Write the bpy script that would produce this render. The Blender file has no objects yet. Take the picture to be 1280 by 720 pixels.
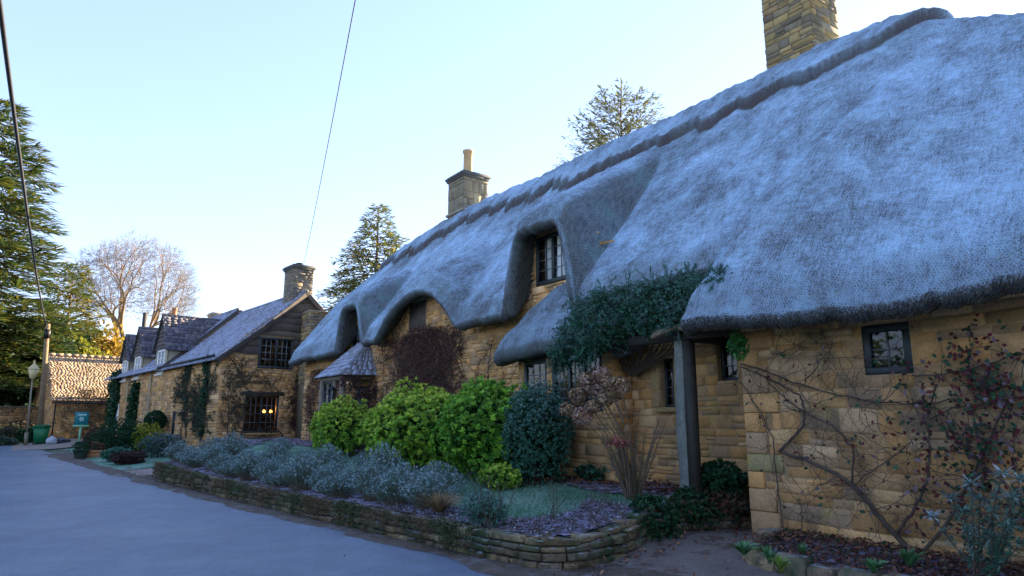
import bpy, math, random
import numpy as np
from mathutils import Vector

R = math.radians
rng = np.random.default_rng(7)
random.seed(7)
sc = bpy.context.scene
COL = sc.collection

# ------------------------------------------------------------------ camera geometry
F_PX, PITCH, AZ, EYE = 850.0, R(11.0), R(35.2), 1.6
cP, sP, cA, sA = math.cos(PITCH), math.sin(PITCH), math.cos(AZ), math.sin(AZ)

def ray(px, py):
    x = (px - 640) / F_PX; y = (360 - py) / F_PX
    fh = cP - sP * y; up = sP + cP * y
    return (fh * sA + x * cA, fh * cA - x * sA, up)
def onX(px, py, X):
    d = ray(px, py); t = X / d[0]
    return np.array([X, d[1] * t, EYE + d[2] * t])
def onY(px, py, Y):
    d = ray(px, py); t = Y / d[1]
    return np.array([d[0] * t, Y, EYE + d[2] * t])
def onZ(px, py, Z):
    d = ray(px, py); t = (Z - EYE) / d[2]
    return np.array([d[0] * t, d[1] * t, Z])
def onP(px, py, O, N):
    d = np.array(ray(px, py)); c = np.array([0, 0, EYE]); N = np.array(N); O = np.array(O)
    t = np.dot(O - c, N) / np.dot(d, N)
    return c + d * t

# ------------------------------------------------------------------ noise
_tab = rng.random((256, 256))
def vnoise(x, y, seed=0):
    x = np.asarray(x, float) + seed * 17.3; y = np.asarray(y, float) + seed * 9.1
    xi = np.floor(x).astype(int); yi = np.floor(y).astype(int)
    fx = x - xi; fy = y - yi
    fx = fx * fx * (3 - 2 * fx); fy = fy * fy * (3 - 2 * fy)
    a = _tab[xi % 256, yi % 256]; b = _tab[(xi + 1) % 256, yi % 256]
    c = _tab[xi % 256, (yi + 1) % 256]; d = _tab[(xi + 1) % 256, (yi + 1) % 256]
    return (a * (1 - fx) + b * fx) * (1 - fy) + (c * (1 - fx) + d * fx) * fy - 0.5
def fnoise(x, y, o=4, seed=0):
    s = 0; a = 1.0; f = 1.0
    for i in range(o):
        s = s + a * vnoise(x * f, y * f, seed + i * 3); a *= .5; f *= 2.03
    return s
def sstep(a, b, x):
    t = np.clip((np.asarray(x, float) - a) / (b - a), 0, 1)
    return t * t * (3 - 2 * t)

# ------------------------------------------------------------------ objects
def tag(o, label=None, cat=None, group=None, kind=None):
    if label: o['label'] = label
    if cat: o['category'] = cat
    if group: o['group'] = group
    if kind: o['kind'] = kind
    return o
def empty(name, loc=(0, 0, 0), label=None, cat=None, group=None, parent=None):
    o = bpy.data.objects.new(name, None); COL.objects.link(o)
    o.location = loc; o.empty_display_size = .2
    if parent: o.parent = parent
    return tag(o, label, cat, group)
def copy_tree(o, parent=None):
    c = o.copy(); COL.objects.link(c)
    if parent: c.parent = parent
    for ch in list(o.children): copy_tree(ch, c)
    return c

class MB:
    def __init__(s):
        s.V = []; s.Q = []; s.T = []; s.C = []; s.U = []; s.n = 0; s.flat = None
    def add(s, V, Q=None, T=None, C=None, U=None):
        V = np.asarray(V, float).reshape(-1, 3); m = len(V)
        s.V.append(V)
        if Q is not None and len(Q): s.Q.append(np.asarray(Q, int).reshape(-1, 4) + s.n)
        if T is not None and len(T): s.T.append(np.asarray(T, int).reshape(-1, 3) + s.n)
        if C is None: C = (1, 1, 1)
        C = np.asarray(C, float)
        if C.ndim == 1: C = np.tile(C, (m, 1))
        s.C.append(C)
        if U is None: U = V
        s.U.append(np.asarray(U, float))
        s.n += m
    def box(s, a, b, C=(1, 1, 1)):
        x0, y0, z0 = a; x1, y1, z1 = b
        V = [(x0,y0,z0),(x1,y0,z0),(x1,y1,z0),(x0,y1,z0),(x0,y0,z1),(x1,y0,z1),(x1,y1,z1),(x0,y1,z1)]
        s.add(V, [(0,3,2,1),(4,5,6,7),(0,1,5,4),(1,2,6,5),(2,3,7,6),(3,0,4,7)], C=C)
    def fbox(s, F, u0, u1, z0, z1, d0, d1, C=(1, 1, 1), bev=0.0):
        """box in a wall frame; d outward; front edges chamfered by bev"""
        b = bev
        P = lambda u, z, d: F.P(u, z, d)
        V = [P(u0,z0,d0),P(u1,z0,d0),P(u1,z1,d0),P(u0,z1,d0),
             P(u0,z0,d1-b),P(u1,z0,d1-b),P(u1,z1,d1-b),P(u0,z1,d1-b)]
        Q = [(0,3,2,1),(0,1,5,4),(1,2,6,5),(2,3,7,6),(3,0,4,7)]
        if b > 0:
            V += [P(u0+b,z0+b,d1),P(u1-b,z0+b,d1),P(u1-b,z1-b,d1),P(u0+b,z1-b,d1)]
            Q += [(4,5,9,8),(5,6,10,9),(6,7,11,10),(7,4,8,11),(8,9,10,11)]
        else: Q += [(4,5,6,7)]
        s.add(V, Q, C=C)
    def tube(s, pts, rad, n=6, C=(1, 1, 1), cap=True):
        pts = np.asarray(pts, float); k = len(pts)
        rad = np.broadcast_to(np.asarray(rad, float), (k,))
        tan = np.gradient(pts, axis=0); tan /= (np.linalg.norm(tan, axis=1, keepdims=True) + 1e-9)
        ref = np.array([0, 0, 1.0]) if abs(tan[0][2]) < .9 else np.array([1.0, 0, 0])
        a = np.cross(tan, ref); a /= (np.linalg.norm(a, axis=1, keepdims=True) + 1e-9)
        b = np.cross(tan, a)
        th = np.arange(n) * 2 * math.pi / n
        V = pts[:, None, :] + rad[:, None, None] * (np.cos(th)[None, :, None] * a[:, None, :] + np.sin(th)[None, :, None] * b[:, None, :])
        i = np.arange(k - 1)[:, None] * n; j = np.arange(n)[None, :]; j2 = (j + 1) % n
        Q = np.stack([i + j, i + j2, i + n + j2, i + n + j], -1).reshape(-1, 4)
        V = V.reshape(-1, 3); T = None
        if cap and rad[-1] > .004:
            V = np.vstack([V, pts[0], pts[-1]]); q = k * n
            T = [(q, (jj + 1) % n, jj) for jj in range(n)] + [(q + 1, (k - 1) * n + jj, (k - 1) * n + (jj + 1) % n) for jj in range(n)]
        s.add(V, Q, T, C)
    def lathe(s, c, prof, n=20, C=(1, 1, 1), axis='z'):
        c = np.asarray(c, float); k = len(prof); th = np.arange(n) * 2 * math.pi / n
        V = []
        for r, z in prof:
            for t in th: V.append(c + np.array([r * math.cos(t), r * math.sin(t), z]))
        Q = []
        for i in range(k - 1):
            for j in range(n):
                Q.append((i*n+j, i*n+(j+1) % n, (i+1)*n+(j+1) % n, (i+1)*n+j))
        s.add(V, Q, C=C)
    def leaves(s, P, D, Nn, L, W, C):
        """diamond leaves: base P, direction D, normal Nn"""
        P = np.asarray(P, float); m = len(P)
        if m == 0: return
        D = D / (np.linalg.norm(D, axis=1, keepdims=True) + 1e-9)
        S = np.cross(D, Nn); S /= (np.linalg.norm(S, axis=1, keepdims=True) + 1e-9)
        Nv = np.cross(S, D)
        L = np.broadcast_to(np.asarray(L, float), (m,))[:, None]; W = np.broadcast_to(np.asarray(W, float), (m,))[:, None]
        V = np.stack([P, P + D*L*.5 + S*W*.5 + Nv*W*.18, P + D*L, P + D*L*.5 - S*W*.5 + Nv*W*.18], 1).reshape(-1, 3)
        i = np.arange(m)[:, None] * 4
        Q = i + np.array([[0, 1, 2, 3]])
        C = np.asarray(C, float)
        if C.ndim == 2: C = np.repeat(C, 4, axis=0)
        s.add(V, Q, C=C)
    def build(s, name, mat, parent=None, smooth=False):
        me = bpy.data.meshes.new(name)
        V = np.vstack(s.V).astype(np.float32); C = np.vstack(s.C); U = np.vstack(s.U)
        Q = np.vstack(s.Q) if s.Q else np.zeros((0, 4), int)
        T = np.vstack(s.T) if s.T else np.zeros((0, 3), int)
        me.vertices.add(len(V)); me.vertices.foreach_set('co', V.ravel())
        nl = len(Q) * 4 + len(T) * 3
        me.loops.add(nl); me.polygons.add(len(Q) + len(T))
        me.loops.foreach_set('vertex_index', np.concatenate([Q.ravel(), T.ravel()]).astype(np.int32))
        st = np.concatenate([np.arange(len(Q)) * 4, len(Q) * 4 + np.arange(len(T)) * 3]).astype(np.int32)
        me.polygons.foreach_set('loop_start', st)
        me.update(calc_edges=True); me.validate()
        a = me.color_attributes.new('Col', 'FLOAT_COLOR', 'POINT')
        if len(a.data) == len(C):
            a.data.foreach_set('color', np.hstack([C, np.ones((len(C), 1))]).astype(np.float32).ravel())
            u = me.attributes.new('uvw', 'FLOAT_VECTOR', 'POINT')
            u.data.foreach_set('vector', U.astype(np.float32).ravel())
        if smooth:
            fl = np.ones(len(me.polygons), bool)
            if s.flat is not None and len(s.flat) <= len(fl): fl[:len(s.flat)] = ~s.flat
            me.polygons.foreach_set('use_smooth', fl)
        me.materials.append(mat)
        o = bpy.data.objects.new(name, me); COL.objects.link(o)
        if parent:
            o.parent = parent
            # vertices are given in world space: bring them into the parent's space
            L = parent.matrix_world.inverted() if False else None
            off = Vector((0, 0, 0)); p = parent
            while p: off += p.location; p = p.parent
            if off.length > 0:
                V2 = V - np.array(off, dtype=np.float32)
                me.vertices.foreach_set('co', V2.ravel()); me.update()
        return o

class Fr:
    """wall frame: u along the wall, z up, d outward"""
    def __init__(s, O, U, N): s.O = np.array(O, float); s.U = np.array(U, float); s.N = np.array(N, float)
    def P(s, u, z, d=0.0): return s.O + s.U * u + np.array([0, 0, 1.0]) * z + s.N * d

def orig(mb, loc):
    return mb

# ------------------------------------------------------------------ materials
def mat(name, base=(.5, .5, .5), rough=.8, vcol=False, noise=None, bump=None, spec=.5, metal=0.0, mix2=None, frost=None, coord='Object', trans=0):
    """noise: (scale, amount) brightness variation; bump: list of (scale, strength, distance[, stretch]);
       mix2: (colour, scale, lo, hi) patches of a second colour; frost: (colour, scale, lo, hi, upmin)"""
    m = bpy.data.materials.new(name); m.use_nodes = True
    nt = m.node_tree; N = nt.nodes; Lk = nt.links
    bs = N['Principled BSDF']
    bs.inputs['Roughness'].default_value = rough
    bs.inputs['Metallic'].default_value = metal
    bs.inputs['Specular IOR Level'].default_value = spec
    tc = N.new('ShaderNodeTexCoord'); src = tc.outputs[coord]
    if vcol:
        at = N.new('ShaderNodeAttribute'); at.attribute_name = 'Col'; cur = at.outputs['Color']
        if base != (.5, .5, .5):
            mm = N.new('ShaderNodeMix'); mm.data_type = 'RGBA'; mm.blend_type = 'MULTIPLY'; mm.inputs[0].default_value = 1
            Lk.new(cur, mm.inputs[6]); mm.inputs[7].default_value = (*base, 1); cur = mm.outputs[2]
    else:
        rgb = N.new('ShaderNodeRGB'); rgb.outputs[0].default_value = (*base, 1); cur = rgb.outputs[0]
    def nz(scale, detail=6, rough_=.6, vec=src):
        n = N.new('ShaderNodeTexNoise'); n.inputs['Scale'].default_value = scale; n.inputs['Detail'].default_value = detail
        n.inputs['Roughness'].default_value = rough_; Lk.new(vec, n.inputs['Vector']); return n.outputs['Fac']
    def ramp(fac, lo, hi, a=0, b=1):
        r = N.new('ShaderNodeMapRange'); r.inputs['From Min'].default_value = lo; r.inputs['From Max'].default_value = hi
        r.inputs['To Min'].default_value = a; r.inputs['To Max'].default_value = b; Lk.new(fac, r.inputs['Value']); return r.outputs[0]
    if mix2:
        for (c2, s2, lo, hi) in (mix2 if isinstance(mix2, list) else [mix2]):
            mx = N.new('ShaderNodeMix'); mx.data_type = 'RGBA'
            Lk.new(ramp(nz(s2), lo, hi), mx.inputs[0]); Lk.new(cur, mx.inputs[6]); mx.inputs[7].default_value = (*c2, 1); cur = mx.outputs[2]
    if noise:
        for (s1, amt) in (noise if isinstance(noise, list) else [noise]):
            mx = N.new('ShaderNodeMix'); mx.data_type = 'RGBA'; mx.blend_type = 'MULTIPLY'; mx.inputs[0].default_value = 1
            g = ramp(nz(s1, 8, .65), .3, .7, 1 - amt, 1 + amt)
            Lk.new(cur, mx.inputs[6]); Lk.new(g, mx.inputs[7]); cur = mx.outputs[2]
    if frost:
        fc, fs, lo, hi, upm = frost
        ge = N.new('ShaderNodeNewGeometry'); sx = N.new('ShaderNodeSeparateXYZ'); Lk.new(ge.outputs['True Normal'], sx.inputs[0])
        ab = N.new('ShaderNodeMath'); ab.operation = 'ABSOLUTE'; Lk.new(sx.outputs['Z'], ab.inputs[0])
        u = ramp(ab.outputs[0], upm, min(1, upm + .5))
        mu = N.new('ShaderNodeMath'); mu.operation = 'MULTIPLY'; Lk.new(u, mu.inputs[0]); Lk.new(ramp(nz(fs, 6, .7), lo, hi), mu.inputs[1])
        mx = N.new('ShaderNodeMix'); mx.data_type = 'RGBA'
        Lk.new(mu.outputs[0], mx.inputs[0]); Lk.new(cur, mx.inputs[6]); mx.inputs[7].default_value = (*fc, 1); cur = mx.outputs[2]
    Lk.new(cur, bs.inputs['Base Color'])
    if bump:
        prev = None
        for b in bump:
            s_, st, di = b[:3]; vec = src
            if len(b) > 3:
                mp = N.new('ShaderNodeMapping'); mp.inputs['Scale'].default_value = b[3]; Lk.new(src, mp.inputs[0]); vec = mp.outputs[0]
            bn = N.new('ShaderNodeBump'); bn.inputs['Strength'].default_value = st; bn.inputs['Distance'].default_value = di
            Lk.new(nz(s_, 7, .65, vec), bn.inputs['Height'])
            if prev: Lk.new(prev, bn.inputs['Normal'])
            prev = bn.outputs[0]
        Lk.new(prev, bs.inputs['Normal'])
    if trans:
        # thin leaf: part of the light passes through
        tl = N.new('ShaderNodeBsdfTranslucent'); Lk.new(cur, tl.inputs[0])
        ms = N.new('ShaderNodeMixShader'); ms.inputs[0].default_value = trans
        Lk.new(bs.outputs[0], ms.inputs[1]); Lk.new(tl.outputs[0], ms.inputs[2])
        Lk.new(ms.outputs[0], N['Material Output'].inputs[0])
    return m

FROST = (.48, .52, .64)
M = {}
M['stone'] = mat('stone', rough=.9, vcol=True, noise=[(3, .18), (40, .22)], mix2=[((.09, .085, .05), 1.3, .56, .74), ((.42, .3, .08), 2.2, .62, .74)], bump=[(25, .8, .02), (120, .4, .004)])
M['stone_far'] = mat('stone_far', rough=.9, vcol=True, noise=[(2, .2), (20, .2)], mix2=((.1, .08, .06), .8, .56, .76), bump=[(15, .8, .03)])
M['mortar'] = mat('mortar', (.44, .30, .16), .95, noise=[(6, .3), (60, .25)], bump=[(50, .7, .01)])
M['dressed'] = mat('dressed_stone', (.4, .27, .11), .85, noise=[(4, .2), (40, .2)], mix2=((.16, .13, .08), 3, .5, .75), bump=[(30, .5, .01)])
M['wall_low'] = mat('garden_stone', rough=.95, vcol=True, noise=[(5, .3), (40, .35)], mix2=[((.03, .055, .02), 2.5, .48, .62), ((.07, .05, .03), 6, .5, .62)], bump=[(25, .9, .02), (120, .5, .004)], frost=(FROST, 9, .5, .75, .6))
M['slate'] = mat('stone_slate', rough=.8, vcol=True, noise=[(8, .25), (50, .2)], bump=[(30, .6, .01)], frost=((.38, .44, .62), 3.0, .32, .62, .2))
M['slate_dark'] = mat('dark_slate', rough=.8, vcol=True, noise=[(8, .25), (50, .2)], mix2=((.5, .5, .5), 7, .66, .72), bump=[(30, .6, .01)])
M['tile'] = mat('barn_tile', rough=.9, vcol=True, noise=[(6, .3), (30, .2)], mix2=((.12, .08, .04), 1.5, .55, .7), bump=[(30, .6, .01)])
M['board'] = mat('weathered_board', rough=.85, vcol=True, noise=[(3, .3), (30, .3)], bump=[(14, .7, .012, (1, 1, 9)), (90, .5, .004)])
M['oak'] = mat('oak', (.16, .17, .15), .8, noise=[(4, .3), (30, .3)], mix2=((.1, .13, .1), 3, .5, .7), bump=[(20, .8, .01, (5, 5, .5))])
M['oak_dark'] = mat('oak_dark', (.035, .03, .025), .8, noise=[(8, .3)], bump=[(20, .7, .008, (5, 5, .5))])
M['frame_dark'] = mat('dark_paint', (.02, .03, .035), .5, noise=(20, .2))
M['frame_white'] = mat('white_paint', (.78, .78, .76), .5, noise=(20, .08))
M['lead'] = mat('lead', (.16, .18, .2), .45, metal=.3, noise=(30, .2))
M['cloth'] = mat('curtain_cloth', (.85, .84, .82), .9, noise=(6, .1))
M['plaster'] = mat('plaster', (.34, .3, .21), .9, noise=[(3, .15), (30, .1)], bump=[(30, .3, .005)])
M['shutter'] = mat('shutter_wood', (.09, .075, .065), .85, noise=[(5, .3), (30, .2)], bump=[(20, .7, .008, (5, 5, .5))])
M['iron'] = mat('black_iron', (.02, .02, .022), .5, metal=.5)
M['clay'] = mat('terracotta', (.45, .2, .09), .8, noise=(9, .2), bump=[(30, .3, .004)])
M['claypale'] = mat('buff_clay', (.5, .33, .17), .8, noise=(9, .2), bump=[(30, .3, .004)])
M['bark'] = mat('bark', (.12, .1, .075), .9, noise=[(6, .3), (40, .3)], bump=[(20, .8, .02, (3, 3, .6))])
M['bark_pale'] = mat('pale_bark', (.24, .15, .07), .9, noise=[(1.5, .25)])
M['stem'] = mat('stem', (.085, .06, .045), .85, noise=[(12, .3)], bump=[(60, .5, .004)])
M['stem_pale'] = mat('pale_stem', (.2, .15, .09), .85, noise=[(12, .3)])
M['leaf'] = mat('leaf', vcol=True, rough=.55, trans=.3, spec=.3)
M['leaf_matt'] = mat('leaf_matt', vcol=True, rough=.9, trans=.2, spec=.2)
M['pole'] = mat('pole_wood', (.2, .13, .07), .85, noise=[(4, .3)], bump=[(15, .6, .01, (4, 4, .4))])
M['cable'] = mat('cable', (.03, .03, .035), .6)
M['green_plastic'] = mat('green_plastic', (.01, .16, .06), .45, noise=(8, .15))
M['teal_board'] = mat('teal_board', (.0, .17, .19), .5, noise=(5, .08))
M['sign_green'] = mat('pale_green_paint', (.22, .5, .28), .6)
M['sign_white'] = mat('sign_lettering', (.5, .75, .7), .6)
M['bag'] = mat('bag_plastic', (.4, .43, .5), .4, noise=(9, .2), bump=[(12, .8, .03)])
M['pot_dark'] = mat('dark_glazed_pot', (.03, .05, .035), .5, noise=(9, .3))
M['black_bag'] = mat('black_plastic', (.015, .015, .03), .4, bump=[(12, .8, .03)])

# glass
def glass(name, tint, refl):
    m = bpy.data.materials.new(name); m.use_nodes = True; nt = m.node_tree; N = nt.nodes; Lk = nt.links
    N.remove(N['Principled BSDF'])
    tr = N.new('ShaderNodeBsdfTransparent'); tr.inputs[0].default_value = (*tint, 1)
    gl = N.new('ShaderNodeBsdfGlossy'); gl.inputs['Roughness'].default_value = .04; gl.inputs['Color'].default_value = (.9, .95, 1, 1)
    lw = N.new('ShaderNodeFresnel'); lw.inputs[0].default_value = 1.5
    ad = N.new('ShaderNodeMath'); ad.operation = 'MULTIPLY_ADD'; ad.inputs[1].default_value = refl; ad.inputs[2].default_value = .0
    Lk.new(lw.outputs[0], ad.inputs[0])
    tc = N.new('ShaderNodeTexCoord'); nz = N.new('ShaderNodeTexNoise'); nz.inputs['Scale'].default_value = 5
    Lk.new(tc.outputs['Object'], nz.inputs['Vector'])
    b = N.new('ShaderNodeBump'); b.inputs['Strength'].default_value = .35; b.inputs['Distance'].default_value = .02
    Lk.new(nz.outputs['Fac'], b.inputs['Height']); Lk.new(b.outputs[0], gl.inputs['Normal'])
    ms = N.new('ShaderNodeMixShader'); Lk.new(ad.outputs[0], ms.inputs[0]); Lk.new(tr.outputs[0], ms.inputs[1]); Lk.new(gl.outputs[0], ms.inputs[2])
    Lk.new(ms.outputs[0], N['Material Output'].inputs[0])
    return m
M['glass'] = glass('window_glass', (.85, .9, .92), 1.0)

def emis(name, c, s):
    m = bpy.data.materials.new(name); m.use_nodes = True
    b = m.node_tree.nodes['Principled BSDF']; b.inputs['Base Color'].default_value = (*c, 1)
    b.inputs['Emission Color'].default_value = (*c, 1); b.inputs['Emission Strength'].default_value = s
    return m
M['bulb'] = emis('lit_lamp_shade', (1, .42, .08), .9)

# thatch: straw streaks, hoar frost, and wire netting
def thatch_mat():
    m = bpy.data.materials.new('frosted_thatch'); m.use_nodes = True; nt = m.node_tree; N = nt.nodes; Lk = nt.links
    bs = N['Principled BSDF']; bs.inputs['Roughness'].default_value = .85; bs.inputs['Specular IOR Level'].default_value = .25
    at = N.new('ShaderNodeAttribute'); at.attribute_name = 'uvw'
    ac = N.new('ShaderNodeAttribute'); ac.attribute_name = 'Col'
    def mp(sc_):
        q = N.new('ShaderNodeMapping'); q.inputs['Scale'].default_value = sc_; Lk.new(at.outputs['Vector'], q.inputs[0]); return q.outputs[0]
    def nz(scale, vec, det=6, ro=.65):
        n = N.new('ShaderNodeTexNoise'); n.inputs['Scale'].default_value = scale; n.inputs['Detail'].default_value = det
        n.inputs['Roughness'].default_value = ro; Lk.new(vec, n.inputs['Vector']); return n.outputs['Fac']
    def mr(f, a, b, c=0, d=1):
        r = N.new('ShaderNodeMapRange'); r.inputs['From Min'].default_value = a; r.inputs['From Max'].default_value = b
        r.inputs['To Min'].default_value = c; r.inputs['To Max'].default_value = d; Lk.new(f, r.inputs['Value']); return r.outputs[0]
    def ma(op, a, b):
        q = N.new('ShaderNodeMath'); q.operation = op
        for i, v in enumerate((a, b)):
            if isinstance(v, (int, float)): q.inputs[i].default_value = v
            else: Lk.new(v, q.inputs[i])
        return q.outputs[0]
    def mixc(f, a, b):
        q = N.new('ShaderNodeMix'); q.data_type = 'RGBA'
        if isinstance(f, float): q.inputs[0].default_value = f
        else: Lk.new(f, q.inputs[0])
        for i, v in ((6, a), (7, b)):
            if isinstance(v, tuple): q.inputs[i].default_value = (*v, 1)
            else: Lk.new(v, q.inputs[i])
        return q.outputs[2]
    streak = nz(1, mp((38, 5, 1)), 7, .7)          # along the slope
    course = nz(1, mp((6, 16, 1)), 6, .7)          # across: layers of straw
    big = nz(1, mp((.55, .6, 1)), 5, .6)
    med = nz(1, mp((2.2, 1.6, 1)), 5, .65)
    fine = nz(1, mp((120, 60, 1)), 4, .7)
    straw = mixc(mr(streak, .35, .65), (.028, .032, .03), (.11, .11, .10))
    straw = mixc(mr(med, .5, .7, 0, .8), straw, (.05, .11, .075))
    # frost
    f1 = ma('ADD', ma('MULTIPLY', mr(big, .3, .7), .40), ma('MULTIPLY', mr(med, .3, .7), .34))
    f1 = ma('ADD', f1, ma('MULTIPLY', mr(streak, .3, .7, -.5, .5), .36))
    f1 = ma('ADD', f1, ma('MULTIPLY', mr(fine, .3, .7, -.5, .5), .85))
    f1 = ma('ADD', f1, ma('MULTIPLY', mr(course, .3, .7, -.5, .5), .35))
    sep = N.new('ShaderNodeSeparateColor'); Lk.new(ac.outputs['Color'], sep.inputs[0])
    fr = ma('MULTIPLY', mr(f1, .06, .80), sep.outputs[0])
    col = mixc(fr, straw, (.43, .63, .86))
    col = mixc(sep.outputs[2], col, (.075, .06, .06))
    # netting: fine wire hexagons with frost on the wire
    def vm(op, a, b=None):
        q = N.new('ShaderNodeVectorMath'); q.operation = op
        for i, v in enumerate((a, b)):
            if v is None: continue
            if isinstance(v, tuple): q.inputs[i].default_value = v
            else: Lk.new(v, q.inputs[i])
        return q
    jn = N.new('ShaderNodeTexNoise'); jn.inputs['Scale'].default_value = 6; Lk.new(at.outputs['Vector'], jn.inputs['Vector'])
    pj = vm('ADD', mp((29, 29, 0)), vm('MULTIPLY', jn.outputs['Color'], (1.6, 1.6, 0)).outputs[0]).outputs[0]
    sN = (1.0, 1.7320508, 1.0)
    def cell(off):
        f = vm('FRACTION', vm('DIVIDE', vm('ADD', pj, off).outputs[0], sN).outputs[0]).outputs[0]
        return vm('MULTIPLY', vm('SUBTRACT', f, (.5, .5, 0)).outputs[0], (1.0, 1.7320508, 0)).outputs[0]
    ca, cb = cell((50, 50, 0)), cell((50.5, 50.8660254, 0))
    la, lb = vm('LENGTH', ca).outputs['Value'], vm('LENGTH', cb).outputs['Value']
    gsel = N.new('ShaderNodeMix'); gsel.data_type = 'VECTOR'; Lk.new(ma('GREATER_THAN', la, lb), gsel.inputs[0]); Lk.new(ca, gsel.inputs[4]); Lk.new(cb, gsel.inputs[5])
    ga = vm('ABSOLUTE', gsel.outputs[1]).outputs[0]; sg = N.new('ShaderNodeSeparateXYZ'); Lk.new(ga, sg.inputs[0])
    hexd = ma('MAXIMUM', vm('DOT_PRODUCT', ga, (.5, .8660254, 0)).outputs['Value'], sg.outputs[0])
    wire = mr(hexd, .415, .475, 0, 1)
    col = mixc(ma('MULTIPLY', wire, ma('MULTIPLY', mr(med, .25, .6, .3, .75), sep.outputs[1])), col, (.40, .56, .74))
    Lk.new(col, bs.inputs['Base Color'])
    prev = None
    for h, st, di in ((big, .2, .06), (course, .45, .03), (streak, .5, .022), (fine, .7, .012), (wire, .2, .004)):
        b = N.new('ShaderNodeBump'); b.inputs['Strength'].default_value = st; b.inputs['Distance'].default_value = di
        Lk.new(h, b.inputs['Height'])
        if prev: Lk.new(prev, b.inputs['Normal'])
        prev = b.outputs[0]
    Lk.new(prev, bs.inputs['Normal'])
    return m
M['thatch'] = thatch_mat()

# ------------------------------------------------------------------ stone walling
HONEY = np.array([(.36,.24,.10),(.30,.20,.09),(.40,.28,.13),(.25,.18,.10),(.33,.20,.07),(.42,.32,.18),(.22,.17,.11),(.38,.23,.08)])
HONEY = (HONEY.mean(0) + .75 * (HONEY - HONEY.mean(0))) * np.array([1.62, 1.36, 1.24])
def stone_face(mb, F, u0, u1, z0, z1, top=None, holes=(), rh=(.09, .19), ln=(.14, .48), depth=.03, pal=HONEY, gap=.007, r=None, wav=.012, base=None, bright=1.0, kr=1.0):
    r = r or np.random.default_rng(int(abs(F.O[0] * 91 + F.O[1] * 13 + u0 * 7) + 5))
    z = z0; row = 0
    while z < z1 - .03:
        h = r.uniform(*rh); zt = min(z + h, z1)
        if z1 - zt < .05: zt = z1
        u = u0 - (r.uniform(0, ln[0]) if False else 0)
        while u < u1 - .02:
            l = r.uniform(*ln) * (1.0 if r.random() > .15 else 1.5)
            ue = min(u + l, u1)
            if u1 - ue < .08: ue = u1
            parts = [(u, ue, z, zt)]
            if zt - z > .115 and r.random() < .28:
                zm_ = z + (zt - z) * r.uniform(.38, .62); parts = [(u, ue, z, zm_), (u, ue, zm_, zt)]
                if r.random() < .5:
                    um_ = u + (ue - u) * r.uniform(.35, .65); parts = [(u, um_, z, zm_), (um_, ue, z, zm_), (u, ue, zm_, zt)]
            for (a, b, c, d) in holes:
                np_ = []
                for (p, q, s_, t_) in parts:
                    if q <= a or p >= b or t_ <= c or s_ >= d: np_.append((p, q, s_, t_)); continue
                    if p < a: np_.append((p, a, s_, t_))
                    if q > b: np_.append((b, q, s_, t_))
                    m0, m1 = max(p, a), min(q, b)
                    if s_ < c: np_.append((m0, m1, s_, c))
                    if t_ > d: np_.append((m0, m1, d, t_))
                parts = np_
            for (p, q, s_, t_) in parts:
                if q - p < .03 or t_ - s_ < .025: continue
                tl = tr = t_
                if top is not None:
                    tl = min(t_, top(p)); tr = min(t_, top(q))
                    if min(tl, tr) - s_ < .02:
                        if max(tl, tr) - s_ < .05: continue
                        tl = max(tl, s_ + .012); tr = max(tr, s_ + .012)
                g = gap
                w = lambda uu, zz: wav * 2 * float(vnoise(uu * 1.7, zz * 5.0, 3))
                c4 = [(p + g, s_ + g + w(p, s_)), (q - g, s_ + g + w(q, s_)), (q - g, tr - g + w(q, tr)), (p + g, tl - g + w(p, tl))]
                k = kr * min(.02, (q - p) * .18, (t_ - s_) * .22)
                dd = depth * r.uniform(.45, 1.15)
                outer = []; inner = []
                cx = (p + q) / 2; cz = (s_ + min(tl, tr)) / 2
                ordr = [(0, 1), (1, 2), (2, 3), (3, 0)]
                for i in range(4):
                    a_ = np.array(c4[i]); pv = np.array(c4[i - 1]); nx = np.array(c4[(i + 1) % 4])
                    e1 = (pv - a_); e1 /= (np.linalg.norm(e1) + 1e-6); e2 = (nx - a_); e2 /= (np.linalg.norm(e2) + 1e-6)
                    for e in (e1, e2):
                        o_ = a_ + e * k * r.uniform(.5, 1.4)
                        outer.append(o_)
                        i_ = o_ + (np.array([cx, cz]) - o_) * np.array([min(.5, .014 / max(.03, (q - p) / 2)), min(.5, .014 / max(.02, (t_ - s_) / 2))])
                        inner.append(i_)
                tilt = r.uniform(-.3, .3) * depth
                V = [F.P(o_[0], o_[1], 0) for o_ in outer] + [F.P(i_[0], i_[1], dd + tilt * (1 if i_[0] > cx else -1) + r.uniform(-.12, .12) * depth) for i_ in inner]
                Q = [(i, (i + 1) % 8, 8 + (i + 1) % 8, 8 + i) for i in range(8)] + [(8, 9, 10, 11), (8, 11, 12, 15), (12, 13, 14, 15)]
                c = pal[r.integers(len(pal))] * r.uniform(.78, 1.18) * bright
                mb.add(V, Q, C=np.clip(c, 0, 1))
            u = ue
        z = zt; row += 1

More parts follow.
